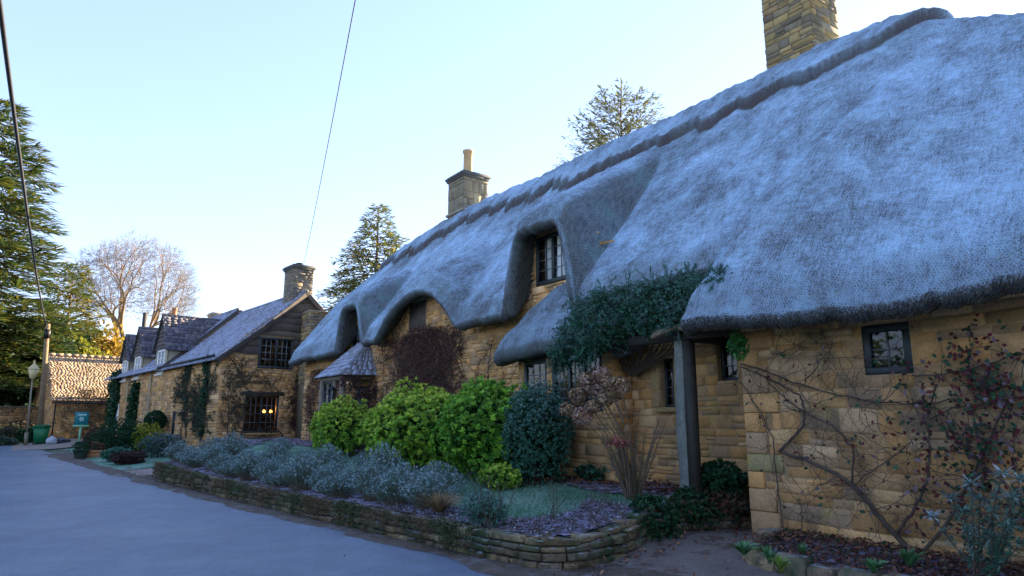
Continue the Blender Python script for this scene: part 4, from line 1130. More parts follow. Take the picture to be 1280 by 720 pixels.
for u in (10.1, 14.9, 17.6): 
    mb = MB(); mb.tube([FH.P(u, .5, .09), FH.P(u, 4.0, .09)], .04, 6); mb.build('drainpipe', M['plaster'], H3)
mb = MB()
for f in np.linspace(0, 1, 2)[:1]:
    mb.tube([FH.P(SO + .0, EZ - .12, .34), FH.P(8.0 - 8.2, EZ - .12, .34)], .05, 6)
mb.build('gutter', M['iron'], H2)
# chimneys of the row
pc = onP(271, 395, HO + np.array(dW) * 4.6, FH.N); chim(H3, pc[0], pc[1], 5.6, float(pc[2]) + .15, .9, .8, dF[:2], CPAL * 1.1, name='chimney', cap=False, band=float(pc[2]) - .0)
pc2 = onP(218, 392, HO + np.array(dW) * 5.0, FH.N); chim(H3, pc2[0], pc2[1], 5.6, float(pc2[2]) - .15, .7, .6, dF[:2], CPAL, name='chimney', cap=False, pot=[(0, .16, .55, 'clay')])
# dark timber post standing behind the second dormer
pt = onP(179, 412, HO + np.array(dW) * 2.2, FH.N)
mb = MB(); mb.tube([(pt[0], pt[1], 5.2), (pt[0] + .02, pt[1], float(pt[2]) + 1.15)], .13, 8); mb.build('flue', M['oak_dark'], H3)

# ================================================================== BARN
BU = (.9925, .122, 0); BV = (-.122, .9925, 0); BO = np.array([1.3, 48.0, 0.])
BN = empty('stone_barn', (1.3, 48.0, .3), 'small stone barn with a steep sunlit brown tiled roof across the end of the row', 'barn')
FBn = Fr(BO, BU, (.122, -.9925, 0)); FBg = Fr(BO, BV, (-.9925, -.122, 0))
bE, bR, bD = 2.85, 5.5, 6.0
gb = lambda u: bE + (bR - bE) * (1 - abs(u - bD / 2) / (bD / 2))
mb = MB(); sb = MB()
wall_back(mb, FBn, 0, 8, .2, bE); stone_face(sb, FBn, 0, 8, .3, bE, rh=(.1, .2), ln=(.25, .6), pal=HONEY * .95, r=np.random.default_rng(81), depth=.03)
wall_back(mb, FBg, 0, bD, .2, 6, top=gb); stone_face(sb, FBg, 0, bD, .3, 6, top=gb, rh=(.12, .22), ln=(.25, .6), r=np.random.default_rng(82))
FB2 = Fr(BO + np.array(BV) * bD, BU, BV); wall_back(mb, FB2, 0, 8, .2, bE); FB3 = Fr(BO + np.array(BU) * 8, BV, BU); wall_back(mb, FB3, 0, bD, .2, 6, top=gb)
w = mb.build('wall', M['mortar'], BN); sb.build('stonework', M['stone_far'], w)
TP = np.array([(.32,.23,.15),(.27,.19,.12),(.36,.26,.17),(.22,.15,.10),(.4,.3,.2)])
mb = MB()
for sg in (0, 1):
    ov = .2; dz = (bR - bE) / (bD / 2) * ov
    def Q4(u, v, z): return BO + np.array(BU) * u + np.array(BV) * v + np.array([0, 0, z])
    quad = [Q4(-.15, -ov, bE - dz + .05), Q4(8.15, -ov, bE - dz + .05), Q4(8.15, bD / 2, bR + .05), Q4(-.15, bD / 2, bR + .05)] if sg == 0 else \
        [Q4(8.15, bD + ov, bE - dz + .05), Q4(-.15, bD + ov, bE - dz + .05), Q4(-.15, bD / 2, bR + .05), Q4(8.15, bD / 2, bR + .05)]
    P_, w_, h__ = roofP(*quad, 1)
    if P_(0, 0, 1)[2] < P_(0, 0, 0)[2]: P_, w_, h__ = roofP(*quad, -1)
    if sg == 0: tiles(mb, P_, w_, h__, .17, .12, TP, np.random.default_rng(83), .008, None, .010)
    mb.add([P_(0, 0, -.012), P_(w_, 0, -.012), P_(w_, h__, -.012), P_(0, h__, -.012)], [(0, 1, 2, 3)], C=(.2, .13, .08))
for k in range(20): 
    a = Q4(-.15 + k * .415, bD / 2, bR + .1); b = Q4(-.15 + (k + 1) * .415 - .012, bD / 2, bR + .11); mb.tube([a, b], .1, 7, C=TP[k % 5])
mb.build('roof', M['tile'], BN)
mb = MB(); mb.tube([FBn.P(-.1, bE - .25, .28), FBn.P(8.1, bE - .25, .28)], .05, 6); mb.build('gutter', M['iron'], BN)
mb = MB(); mb.tube([FBn.P(.12, .4, .12), FBn.P(.12, bE - .3, .12)], .04, 6); mb.build('drainpipe', M['iron'], BN)

# low boundary wall past the barn
BW = empty('boundary_wall', (-2.5, 52, .3), 'plain stone boundary wall beyond the road at the far left', 'garden wall')
FBw = Fr((-9.5, 51.0, 0), (.992, .125, 0), (.125, -.992, 0))
mb = MB(); mb.fbox(FBw, 0, 10.6, 0, 2.35, -.4, -.003, C=(.15, .12, .08)); stone_face(mb, FBw, 0, 10.6, .1, 2.35, rh=(.12, .2), ln=(.25, .55), pal=HONEY * .6, r=np.random.default_rng(84))
mb.fbox(FBw, -.05, 10.65, 2.353, 2.45, -.45, .06, C=(.2, .16, .11), bev=.02); mb.build('stonework', M['stone_far'], BW)

# ================================================================== STREET THINGS
# utility pole
pb0 = np.array(onZ(47, 566, .32)); pb0 = onY(48, 556, 44.0); pb0[2] = .3
ptop = onY(60, 405, 44.3)
UP = empty('utility_pole', tuple(pb0), 'leaning wooden utility pole beside the barn carrying an overhead cable', 'pole')
mb = MB(); mb.tube([pb0, (pb0 + ptop) / 2, ptop], [.15, .13, .11], 10); mb.build('pole', M['pole'], UP)
mb = MB(); q = pb0 + (ptop - pb0) * .93; mb.box((q[0] - .14, q[1] - .22, q[2] - .35), (q[0] + .14, q[1] - .12, q[2] + .15)); mb.tube([q + np.array([0, -.12, .25]), q + np.array([.0, -.3, .3])], .03, 5); mb.build('junction_box', M['iron'], UP)
# cables
def cable(name, a, b, sag, rad, label, n=40):
    a = np.array(a, float); b = np.array(b, float); t = np.linspace(0, 1, n)[:, None]
    P = a + (b - a) * t; P[:, 2] -= sag * 4 * (t[:, 0] * (1 - t[:, 0])); mb = MB(); mb.tube(P, rad, 6, cap=False); return tag(mb.build(name, M['cable']), label, 'cable')
m1 = onY(16, 30, 10.0)
a = ptop + np.array([0, -.1, -.3]); dirv = (m1 - a); b = m1 + dirv * .45
cable('overhead_cable', a, b, .6, .028, 'thick black overhead cable running from the wooden pole up over the road')
c1 = cpk + np.array([0, -.45, 7.9]); m2 = np.array(onY(440, 2, 7.6)); dirv = m2 - c1
cable('overhead_wire', c1, c1 + dirv * 1.5, .35, .007, 'thin pale wire rising from the gabled cottage chimney into the sky')
# lamp post
lb = onY(32, 556, 43.5); lb[2] = .3; lt = onY(40.5, 474, 43.5)
LP = empty('street_lamp', tuple(lb), 'old street lamp with a sunlit lantern head on a slim pale post at far left', 'street lamp')
mb = MB(); mb.tube([lb, lt], [.045, .035], 8); mb.tube([lb, lb + (lt - lb) * .2], .09, 8); mb.build('post', mat('lamp_post_paint', (.22, .18, .12), .6), LP)
mb = MB(); p = lt; mb.lathe(tuple(p), [(.05, 0), (.13, .05), (.24, .5), (.2, .52)], 6); LH = mb.build('lantern', mat('lamp_glass', (.5, .4, .2), .35), LP)
mb = MB(); mb.lathe((p[0], p[1], p[2] + .52), [(.27, 0), (.25, .05), (.1, .22), (.05, .3), (.02, .45), (.001, .5)], 6); mb.build('lantern_roof', mat('lamp_roof_paint', (.5, .38, .2), .6), LP)
# bin
bp = onY(51, 556, 44.0) ; zb = .33; bx, by_ = float(bp[0]), 43.6
bx = float(onY(51, 545, 43.6)[0])
BI = empty('wheelie_bin', (bx, by_, zb + .03), 'green wheeled rubbish bin standing beside the foot of the wooden pole', 'bin')
mb = MB(); zz = zb + .03
V = []
for (hw, hd, z) in ((.27, .3, zz + .06), (.36, .38, zz + .92)):
    V += [(bx - hw, by_ - hd, z), (bx + hw, by_ - hd, z), (bx + hw, by_ + hd, z), (bx - hw, by_ + hd, z)]
mb.add(V, [(0, 1, 5, 4), (1, 2, 6, 5), (2, 3, 7, 6), (3, 0, 4, 7), (0, 3, 2, 1), (4, 5, 6, 7)]); mb.box((bx - .39, by_ - .41, zz + .86), (bx + .39, by_ - .37, zz + .92)); mb.build('body', M['green_plastic'], BI)
mb = MB(); mb.box((bx - .41, by_ - .44, zz + .925), (bx + .41, by_ + .42, zz + .965)); mb.box((bx - .34, by_ - .36, zz + .966), (bx + .34, by_ + .36, zz + 1.0)); mb.tube([(bx - .3, by_ + .46, zz + .93), (bx + .3, by_ + .46, zz + .93)], .025, 6); mb.build('lid', M['green_plastic'], BI)
for sg in (-1, 1):
    mb = MB(); mb.tube([(bx + sg * .24, by_ + .3, zz + .1), (bx + sg * .31, by_ + .3, zz + .1)], .1, 14); mb.build('wheel', M['iron'], BI)
# white bag and black bag
def bag(name, c, r_, h, m, label, seed):
    mb = MB(); rr = np.random.default_rng(seed); n, k = 18, 12; V = []
    for i in range(k):
        f = i / (k - 1); rad = r_ * (math.sin(math.pi * min(1, f * .85 + .12)) ** .6) * (1 if f < .8 else .35 + (1 - f))
        for j in range(n):
            a = j * 2 * math.pi / n; q = 1 + .16 * float(vnoise(a * 2.2 + seed, f * 5, seed))*2; V.append((c[0] + rad * q * math.cos(a), c[1] + rad * q * math.sin(a), c[2] + h * f))
    mb.add(V, [(i*n+j, i*n+(j+1) % n, (i+1)*n+(j+1) % n, (i+1)*n+j) for i in range(k - 1) for j in range(n)])
    return tag(mb.build(name, M[m], smooth=True), label, 'bag')
pw = onY(65, 548, 42.0); bag('refuse_bag', (float(pw[0]), 42.0, .34), .24, .5, 'bag', 'white plastic refuse sack beside the green bin', 3)
pw = onY(76, 551, 42.5); bag('refuse_bag', (float(pw[0]) , 42.5, .34), .42, .42, 'black_bag', 'low dark sack slumped to the right of the white sack', 5)
# sign
ps = onY(99, 549, 39.5); sx, sy = float(ps[0]), 39.5
SG = empty('notice_sign', (sx, sy, .4), 'square teal notice board on a pale green post in front of the barn', 'sign')
zt1 = float(onY(99, 515, sy)[2]); zb1 = float(onY(99, 533, sy)[2]); hw = float(onY(108.5, 524, sy)[0] - onY(91, 524, sy)[0]) / 2
FSg = Fr((sx, sy, 0), (.9925, .122, 0), (.122, -.9925, 0))
mb = MB(); mb.fbox(FSg, -.04, .04, .35, zb1, -.04, .03); mb.fbox(FSg, -hw - .05, hw + .05, zb1 - .02, zb1 + .07, -.03, .05, bev=.01); mb.build('post', M['sign_green'], SG)
mb = MB(); mb.fbox(FSg, -hw, hw, zb1 + .072, zt1, -.02, .03, bev=.008); bd = mb.build('board', M['teal_board'], SG)
mb = MB(); H_ = zt1 - zb1
for (a, b) in ((-.17, -.13), (-.11, -.05), (-.03, .03), (.05, .1), (.12, .18)): mb.fbox(FSg, a, b, zt1 - .19, zt1 - .10, .031, .035)
zc = zb1 + H_ * .5
for (a, b, c, d) in ((-.07, .07, .05, .09), (-.09, -.05, -.04, .05), (-.02, .09, -.01, .03), (-.07, .07, -.09, -.05), (.05, .09, -.05, 0)): mb.fbox(FSg, a, b, zc + c, zc + d, .031, .035)
mb.build('lettering', M['sign_white'], bd)
# planters on the verge
def planter(px, py, Y, w, d, h, m, label, seed, rnd=False):
    p = onY(px, py, Y); x, y = float(p[0]), Y; zb = float(zbase(x, y)) + .0
    e = empty('planter', (x, y, zb), label, 'planter', None)
    mb = MB()
    if rnd: mb.lathe((x, y, zb), [(w * .62, 0), (w * .8, h * .5), (w, h * .9), (w * 1.1, h * .92), (w * 1.1, h), (w * .92, h), (w * .9, h * .86), (.001, h * .86)], 20)
    else:
        V = []
        for (hw_, hd, z) in ((w * .85, d * .85, zb), (w, d, zb + h), (w - .04, d - .04, zb + h), (w - .06, d - .06, zb + h - .06)):
            V += [(x - hw_, y - hd, z), (x + hw_, y - hd, z), (x + hw_, y + hd, z), (x - hw_, y + hd, z)]
        Q = [(k*4+j, k*4+(j+1) % 4, (k+1)*4+(j+1) % 4, (k+1)*4+j) for k in range(3) for j in range(4)] + [(12, 13, 14, 15)]
        mb.add(V, Q); mb.box((x - w - .02, y - d - .02, zb + h - .08), (x + w + .02, y - d + .005, zb + h - .02))
    mb.build('tub', M[m], e, smooth=False); return e, x, y, zb + h
PL1 = planter(100.5, 568, 30.5, .27, .27, .36, 'pot_dark', 'dark green glazed tub on the verge in front of the sign', 1, rnd=True)
PL2 = planter(121, 567, 30.8, .40, .2, .27, 'clay', 'long low terracotta trough on the verge right of the dark tub', 2)
# oak post and beam of the lean-to by the door
pp = onX(857, 560, 7.38)
PS = empty('timber_frame', (7.38, float(pp[1]), .5), 'tall weathered oak post holding up a rough beam at the corner of the thatch', 'timber post')
yP = float(pp[1]); zP = float(onX(850, 426, 7.38)[2])
print('post', yP, zP)
mb = MB(); nz_ = 14; V = []
for k in range(nz_):
    z = .35 + (zP - .35) * k / (nz_ - 1); ws = .07 + .01 * (1 - k / nz_) + .004 * math.sin(k * 1.3); dx = .012 * math.sin(k * .7)
    for a, b in ((-1, -.92), (-.92, -1), (.92, -1), (1, -.92), (1, .92), (.92, 1), (-.92, 1), (-1, .92)): V.append((7.38 + a * ws + dx, yP + b * ws * 1.02, z))
mb.add(V, [(k*8+j, k*8+(j+1) % 8, (k+1)*8+(j+1) % 8, (k+1)*8+j) for k in range(nz_-1) for j in range(8)])
mb.build('post', M['oak'], PS)
mb = MB(); mb.box((7.32, yP - .19, .36), (7.45, yP - .079, zP - .002)); mb.build('dark_side_strip', M['oak_dark'], PS)  # dark strip added for the post's dark right side
mb = MB(); mb.box((7.26, 5.5, zP + .002), (7.46, yP + .9, zP + .13)); mb.box((7.462, yP - .09, zP + .0), (8.35, yP + .07, zP + .12)); mb.build('beam', M['oak_dark'], PS)
mb = MB(); mb.tube([onX(905, 408, 7.2), onX(870, 412, 7.15), onX(845, 409, 7.1), onX(822, 417, 7.1), onX(815, 422, 7.1)], [.035, .04, .045, .05, .03], 7); mb.build('crooked_rail', M['stem_pale'], PS)
# ================================================================== PLANTS
def unit(v): v = np.asarray(v, float); return v / (np.linalg.norm(v, axis=-1, keepdims=True) + 1e-9)
def rdir(r, n): return unit(r.normal(size=(n, 3)))
def pick(r, pal, n, lo=.75, hi=1.25):
    pal = np.asarray(pal, float); return np.clip(pal[r.integers(len(pal), size=n)] * r.uniform(lo, hi, (n, 1)), 0, 1)

def rosettes(mb, r, C, D, nl, L, W, pal, spread=1.0, tipc=None, tipf=None):
    """clusters of nl leaves at C pointing round axis D"""
    n = len(C); D = unit(D); ref = np.where(np.abs(D[:, 2:3]) > .9, [[1., 0, 0]], [[0, 0, 1.]]); a = unit(np.cross(D, ref)); b = np.cross(D, a)
    base = pick(r, pal, n)
    for k in range(nl):
        th = k * 2.4 + r.uniform(0, .8, n); out = spread * (0.35 + .9 * k / nl)
        d = D + out * (np.cos(th)[:, None] * a + np.sin(th)[:, None] * b) + r.normal(0, .12, (n, 3))
        c = base * r.uniform(.8, 1.2, (n, 1))
        if tipc is not None: 
            f = (tipf * (1 - k / nl * .6))[:, None]; c = c * (1 - f) + np.asarray(tipc) * f
        mb.leaves(C, d, unit(np.cross(d, np.cross(D, d)) + 1e-3), L * r.uniform(.7, 1.2, n), W * r.uniform(.8, 1.15, n), np.clip(c, 0, 1))

def blob_points(r, n, rad, lump=.18, shell=.72, seed=0, zmin=-.9):
    d = rdir(r, int(n * 1.6)); d = d[d[:, 2] > zmin][:n]; n = len(d)
    th = np.arctan2(d[:, 1], d[:, 0]); 
    k = 1 + lump * 2 * (fnoise(d[:, 0] * 2.2 + 5, d[:, 1] * 2.2 + d[:, 2] * 2.9, 3, seed))
    s = 1 - (1 - shell) * r.random(n) ** 1.6
    return d * np.asarray(rad) * (k * s)[:, None], d

def place_root(name, loc, label, cat, group=None): return empty(name, tuple(float(v) for v in loc), label, cat, group)

def shrub_stems(mb, r, n, base, rad, h, th=.012):
    for k in range(n):
        a = r.uniform(0, 6.28); e = np.array([math.cos(a) * rad * r.uniform(.3, .9), math.sin(a) * rad * r.uniform(.3, .9), h * r.uniform(.6, 1)])
        m = e * .5 + np.array([0, 0, h * .12]); mb.tube([np.array(base) + np.array([math.cos(a), math.sin(a), 0]) * .05, np.array(base) + m, np.array(base) + e], [th, th * .7, th * .3], 5)

LIME = [(.18, .42, .05), (.30, .54, .06), (.11, .30, .04), (.42, .60, .08), (.07, .20, .04)]
DGREEN = [(.02, .07, .03), (.03, .10, .035), (.02, .08, .045)]
TEAL = [(.06, .19, .13), (.09, .24, .17), (.045, .13, .09)]
def leafy_shrub(name, px, Y_X, wid, hgt, dep, n, pal, label, seed, L=.095, W=.046, nl=7, tip=None, tipf=(0, .8), group=None, zoff=0, lump=.2, m='leaf', spread=1.0):
    r = np.random.default_rng(seed); X, Y = Y_X; zb = float(zgard(X, Y)) + zoff if X > 3 else float(zbase(X, Y)) + zoff
    root = place_root(name, (X, Y, zb), label, 'shrub', group)
    mb = MB(); P, D = blob_points(r, n, (dep / 2, wid / 2, hgt / 2), lump, .6, seed)
    c = np.array([X, Y, zb + hgt * .5])
    keep = P[:, 2] > -hgt * .47; P = P[keep]; D = D[keep]
    D2 = unit(D + np.array([0, 0, .55]))
    up = np.clip((P[:, 2] / (hgt / 2) + .2), 0, 1)
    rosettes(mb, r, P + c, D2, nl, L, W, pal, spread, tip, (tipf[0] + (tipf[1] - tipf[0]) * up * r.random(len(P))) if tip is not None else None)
    # inner leaves in darker green, shade painted into the colour
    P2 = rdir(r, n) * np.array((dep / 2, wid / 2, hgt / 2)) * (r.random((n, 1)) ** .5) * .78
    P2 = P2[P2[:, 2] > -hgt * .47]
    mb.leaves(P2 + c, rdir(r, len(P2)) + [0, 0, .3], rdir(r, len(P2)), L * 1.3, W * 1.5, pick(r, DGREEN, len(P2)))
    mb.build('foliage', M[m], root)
    sb = MB(); shrub_stems(sb, r, 22, (X, Y, zb - .05), wid * .38, hgt * .75); sb.build('stems', M['stem'], root)
    return root
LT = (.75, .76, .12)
def gpos(px, X): p = onX(px, 520, X); return (X, float(p[1]))
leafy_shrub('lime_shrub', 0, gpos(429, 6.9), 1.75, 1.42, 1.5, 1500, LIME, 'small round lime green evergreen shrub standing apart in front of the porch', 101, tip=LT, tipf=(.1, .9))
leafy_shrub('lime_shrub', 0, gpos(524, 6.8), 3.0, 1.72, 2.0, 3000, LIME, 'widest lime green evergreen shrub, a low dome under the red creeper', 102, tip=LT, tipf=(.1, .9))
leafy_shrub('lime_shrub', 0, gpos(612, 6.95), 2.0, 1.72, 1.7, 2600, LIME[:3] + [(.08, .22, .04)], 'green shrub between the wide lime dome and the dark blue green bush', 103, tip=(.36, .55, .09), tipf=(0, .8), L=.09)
leafy_shrub('dark_shrub', 0, gpos(672, 7.1), 1.15, 1.66, 1.2, 3200, TEAL + [(.08, .2, .12)], 'dark blue green bush with frosted tips below the bay window', 104, L=.05, W=.02, tip=(.36, .52, .54), tipf=(0, .7), nl=7)
leafy_shrub('lime_shrub', 0, (6.5, 9.55), .9, .34, .5, 420, LIME, 'small yellow green seedling shrub at the foot of the dark bush', 105, L=.06, tip=LT, tipf=(.1, .7))

# ---- frosted grey shrubs in a row along the retaining wall
FG1 = [(.04, .12, .08), (.06, .16, .10), (.03, .09, .05), (.08, .16, .11), (.11, .09, .05)]
def frosty(seed, h=.75, w=.6, n=330):
    r = np.random.default_rng(seed); root = place_root('frosted_shrub', (0, 0, 0), 'frosted grey green shrub in the dense row along the top of the retaining wall', 'shrub', 'frosted shrubs along the retaining wall')
    mb = MB(); sb = MB()
    for k in range(n):
        a = r.uniform(0, 6.28); e = r.random() ** .6; tip = np.array([math.cos(a) * w * e * r.uniform(.8, 1.15), math.sin(a) * w * e * r.uniform(.8, 1.15), h * (1 - .45 * e * e) * r.uniform(.75, 1.12)])
        b = tip * np.array([.3, .3, 0]); mid = (b + tip) / 2 + np.array([0, 0, .08 * h])
        if k % 3 == 0: sb.tube([b, mid, tip], [.006, .004, .002], 3, cap=False)
        m_ = 9; f = np.linspace(.35, 1, m_)[:, None]; P = (1-f)**2 * b + 2*f*(1-f) * mid + f*f * tip
        d = unit(tip - b) + rdir(r, m_) * .9; wt = (f[:, 0] ** 2) * r.uniform(.2, 1.0); wt = wt[:, None]
        c = pick(r, FG1, m_) * (1 - wt) + np.array([.20, .36, .34]) * wt
        mb.leaves(P, d, rdir(r, m_), .05 * r.uniform(.7, 1.3, m_), .013, c)
        # frosted head
        c2 = np.clip(np.array([.40, .52, .54]) * r.uniform(.25, 1.15), 0, 1); q = 5
        mb.leaves(np.tile(tip, (q, 1)), rdir(r, q) + [0, 0, .5], rdir(r, q), .032, .018, np.tile(c2, (q, 1)))
    mb.build('foliage', M['leaf_matt'], root); sb.build('stems', M['stem_pale'], root); return root
FV = [frosty(201, .72, .55), frosty(202, .6, .6), frosty(203, .85, .55, 380)]
used = [False] * 3; r = np.random.default_rng(77)
SPOTS = []
y = 9.0
while y < 20.8:
    x = float(wall_x(y)); 
    SPOTS.append((x + .48 + r.uniform(-.08, .1), y, r.uniform(.68, .9)))
    if y > 9.9: SPOTS.append((x + 1.15 + r.uniform(-.15, .2), y + r.uniform(-.2, .3), r.uniform(.6, .95)))
    y += r.uniform(.72, .95)
SPOTS += [(5.5, 9.9, .8), (6.2, 14.3, .6), (5.6, 16.5, .6), (5.9, 19.5, .7)]
for k, (x, y, s_) in enumerate(SPOTS):
    v = k % 3; o = FV[v] if not used[v] else copy_tree(FV[v]); used[v] = True
    o.location = (x, y, float(zgard(x, y)) - .03); o.rotation_euler.z = r.uniform(0, 6.28); o.scale = (s_, s_, s_ * r.uniform(.85, 1.1) * (1.1 if 9 < y < 10.5 else .95))

# ---- low frosted plants in the front bed
def tuft(name, X, Y, z, h, w, n, pal, label, seed, cat='plant', L=.08, W=.014, droop=.5, m='leaf', group=None, tipc=None):
    r = np.random.default_rng(seed); mb = MB()
    for k in range(n):
        a = r.uniform(0, 6.28); e = r.uniform(.2, 1); hh = h * r.uniform(.6, 1.1); nn = 5; f = np.linspace(0, 1, nn)
        P = np.stack([X + math.cos(a) * w * e * f, Y + math.sin(a) * w * e * f, z + hh * (f * (1 + droop * e) - droop * e * f * f * 1.5)], 1)
        side = np.array([-math.sin(a), math.cos(a), 0]); ww = W * np.array([.6, 1, .9, .6, .08])
        V = np.concatenate([P - side * ww[:, None] / 2, P + side * ww[:, None] / 2 + [0, 0, .004]]); c = pick(r, pal, 1)[0]
        cc = np.tile(c, (2 * nn, 1)) if tipc is None else np.concatenate([np.stack([c * (1 - q) + np.array(tipc) * q for q in f])] * 2)
        mb.add(V, [(i, i + 1, nn + i + 1, nn + i) for i in range(nn - 1)], C=cc)
    o = mb.build(name, M[m]); tag(o, label, cat, group); return o
tuft('dry_grass', float(onZ(548, 640, .38)[0]), float(onZ(548, 640, .38)[1]), .33, .34, .36, 240, [(.30, .20, .10), (.22, .15, .08), (.36, .27, .15)], 'tuft of dry straw coloured grass at the corner of the front bed', 301)
def on_g(px, py, z=.4): p = onZ(px, py, z); return float(p[0]), float(p[1])
x, y = on_g(606, 650); leafy_shrub('frosted_herb', 0, (x, y), .62, .42, .5, 420, TEAL, 'frosted teal herb clump in the middle of the front bed', 302, L=.045, W=.012, tip=(.35, .45, .5), tipf=(.1, .7), nl=6)
x, y = on_g(620, 600, .55); 
for k, (px, py) in enumerate(((700, 596), (745, 602), (770, 590))):
    x, y = on_g(px, py, .6); leafy_shrub('ground_herb', 0, (x, y), .7, .26, .55, 260, DGREEN + TEAL, ('low dark green herb clump at the foot of the dark bush', 'low dark green herb clump between the bush and the hydrangea', 'low dark green herb clump at the foot of the hydrangea stems')[k], 310 + k, L=.07, W=.025, nl=6)
x, y = on_g(893, 622, .55); leafy_shrub('ground_herb', 0, (7.75, 6.15), .75, .42, .5, 520, DGREEN, 'dark green leafy clump behind the foot of the oak post', 315, L=.07, W=.035, nl=7)
# bare rose canes in the front bed
for k, (px, py, h) in enumerate(((612, 655, .75), (632, 650, .6), (690, 650, .5), (735, 652, .42))):
    x, y = on_g(px, py, .4); r = np.random.default_rng(330 + k); mb = MB(); zb = float(zgard(x, y))
    for q in range(4):
        a = r.uniform(0, 6.28); pts = [np.array([x, y, zb])]
        for s_ in range(5): pts.append(pts[-1] + np.array([math.cos(a) * .05 + r.normal(0, .02), math.sin(a) * .05 + r.normal(0, .02), h / 5 * r.uniform(.7, 1.1)]))
        mb.tube(pts, np.linspace(.007, .003, 6), 4, cap=False)
        for s_ in (2, 3, 4): mb.tube([pts[s_], pts[s_] + rdir(r, 1)[0] * .1 + [0, 0, .07]], [.004, .002], 3, cap=False)
    tag(mb.build('rose_cane', M['stem']), 'sparse leafless rose canes sticking up from the front bed', 'rose', 'leafless rose canes in the front bed')

# ---- fallen leaves, frosted litter, grass
def litter(name, n, xr, yr, zf, pal, L, W, label, seed, mask, m='leaf_matt', flat=.35, dz=.02):
    r = np.random.default_rng(seed); X = r.uniform(*xr, n); Y = r.uniform(*yr, n); k = mask(X, Y, r); X = X[k]; Y = Y[k]
    P = np.stack([X, Y, zf(X, Y) + dz + r.uniform(0, .03, len(X))], 1); D = rdir(r, len(X)) * [1, 1, flat]; Nn = unit(rdir(r, len(X)) * .6 + [0, 0, 1])
    mb = MB(); mb.leaves(P, D, Nn, L * r.uniform(.6, 1.3, len(X)), W * r.uniform(.6, 1.3, len(X)), pick(r, pal, len(X), .6, 1.3))
    return tag(mb.build(name, M[m]), kind='stuff')
RED = [(.20, .07, .04), (.14, .05, .035), (.28, .13, .07), (.09, .045, .035), (.33, .2, .12)]
LIL = [(.30, .31, .42), (.18, .17, .24), (.40, .42, .5), (.10, .07, .06), (.15, .10, .09), (.22, .13, .09), (.05, .08, .04)]
litter('fallen_leaves', 9000, (5.0, 8.4), (5.9, 13), zgard, RED, .07, .045, '', 401, lambda X, Y, r: in_garden(X, Y) & (X > 7.35 - .25 * (Y > 9) + .5 * fnoise(X * 2, Y * 2, 3, 4)) & (fnoise(X * 1.5, Y * 1.5, 3, 7) > -.25))
litter('fallen_leaves', 2600, (4.9, 8.4), (-1, 6.2), lambda X, Y: zbase(X, Y) + .02, RED + [(.08, .05, .05)], .055, .035, '', 402, lambda X, Y, r: (Y < np.interp(X, [4.95, 5.5, 6.97, 8.25], [6.0, 5.95, 6.27, 5.67])) & (r.random(len(X)) < np.clip(.12 + .9 * sstep(.6, .0, np.abs(Y - 5.95)) + .6 * sstep(7.0, 7.5, X), 0, 1)))
litter('frosted_litter', 13000, (4.3, 7.0), (5.9, 10.5), lambda X, Y: zgard(X, Y) + .02, LIL, .038, .02, '', 403, lambda X, Y, r: in_bed(X, Y) & (X < 6.6) & (Y < 9.6))
litter('frosted_litter', 5000, (6.45, 7.5), (1, 5.0), lambda X, Y: zbase(X, Y) + .11, LIL[3:] + RED[:4], .055, .03, '', 404, lambda X, Y, r: X > 6.45)
litter('verge_litter', 5000, (2.0, 5.6), (5, 24), lambda X, Y: zbase(X, Y) + .01, [(.12, .07, .04), (.2, .12, .07), (.07, .05, .04)], .04, .026, '', 405, lambda X, Y, r: (np.abs(X - (4.78 - .125 * (Y - 6))) < .42 * r.random(len(X)) + .06))
def in_lawn(X, Y): return in_garden(X, Y) & ~in_bed(X, Y)
litter('lawn_grass', 60000, (4.6, 7.6), (6.5, 18), zgard, [(.06, .18, .07), (.13, .26, .15), (.28, .38, .32), (.08, .15, .05)], .045, .008, '', 406, lambda X, Y, r: in_lawn(X, Y) & (Y < 6.5 + 12 * r.random(len(X)) ** 1.5), flat=1.6, dz=.0)

# ---- hydrangea with last year's flower heads
hx, hy = 7.0, float(onX(790, 600, 7.0)[1]); hz = float(zgard(hx, hy))
HYD = place_root('hydrangea', (hx, hy, hz), 'leafless hydrangea with faded pink brown flower heads against the cottage wall', 'shrub')
heads = [(733, 474, .115), (752, 468, .12), (776, 482, .13), (722, 494, .12), (748, 489, .11), (767, 494, .1), (712, 512, .125), (728, 520, .14), (741, 508, .1), (756, 500, .1), (738, 482, .12), (760, 478, .1)]
mb = MB(); sb = MB(); r = np.random.default_rng(55)
for k, (px, py, rad) in enumerate(heads):
    rad *= 1.15; p = onX(px, py, 6.75 + r.uniform(-.15, .15)); P, D = blob_points(r, 190, (rad, rad, rad * .85), .08, .85, k, -.8)
    pal = [(.34, .20, .16), (.26, .15, .10), (.42, .30, .26), (.18, .10, .07)] if k % 3 == 1 else [(.32, .20, .11), (.22, .13, .07), (.40, .29, .2), (.14, .09, .06)]
    mb.leaves(P + p, np.cross(D, rdir(r, len(P))), D, .045, .042, pick(r, pal, len(P), .8, 1.3))
    b = np.array([hx + r.uniform(-.12, .12), hy + r.uniform(-.12, .12), hz]); m1 = b + (p - b) * .35 + np.array([0, -.1, .22]); m2 = b + (p - b) * .72 + np.array([0, -.05, .14])
    sb.tube([b, m1, m2, p - [0, 0, rad * .5]], [.011, .009, .007, .005], 5)
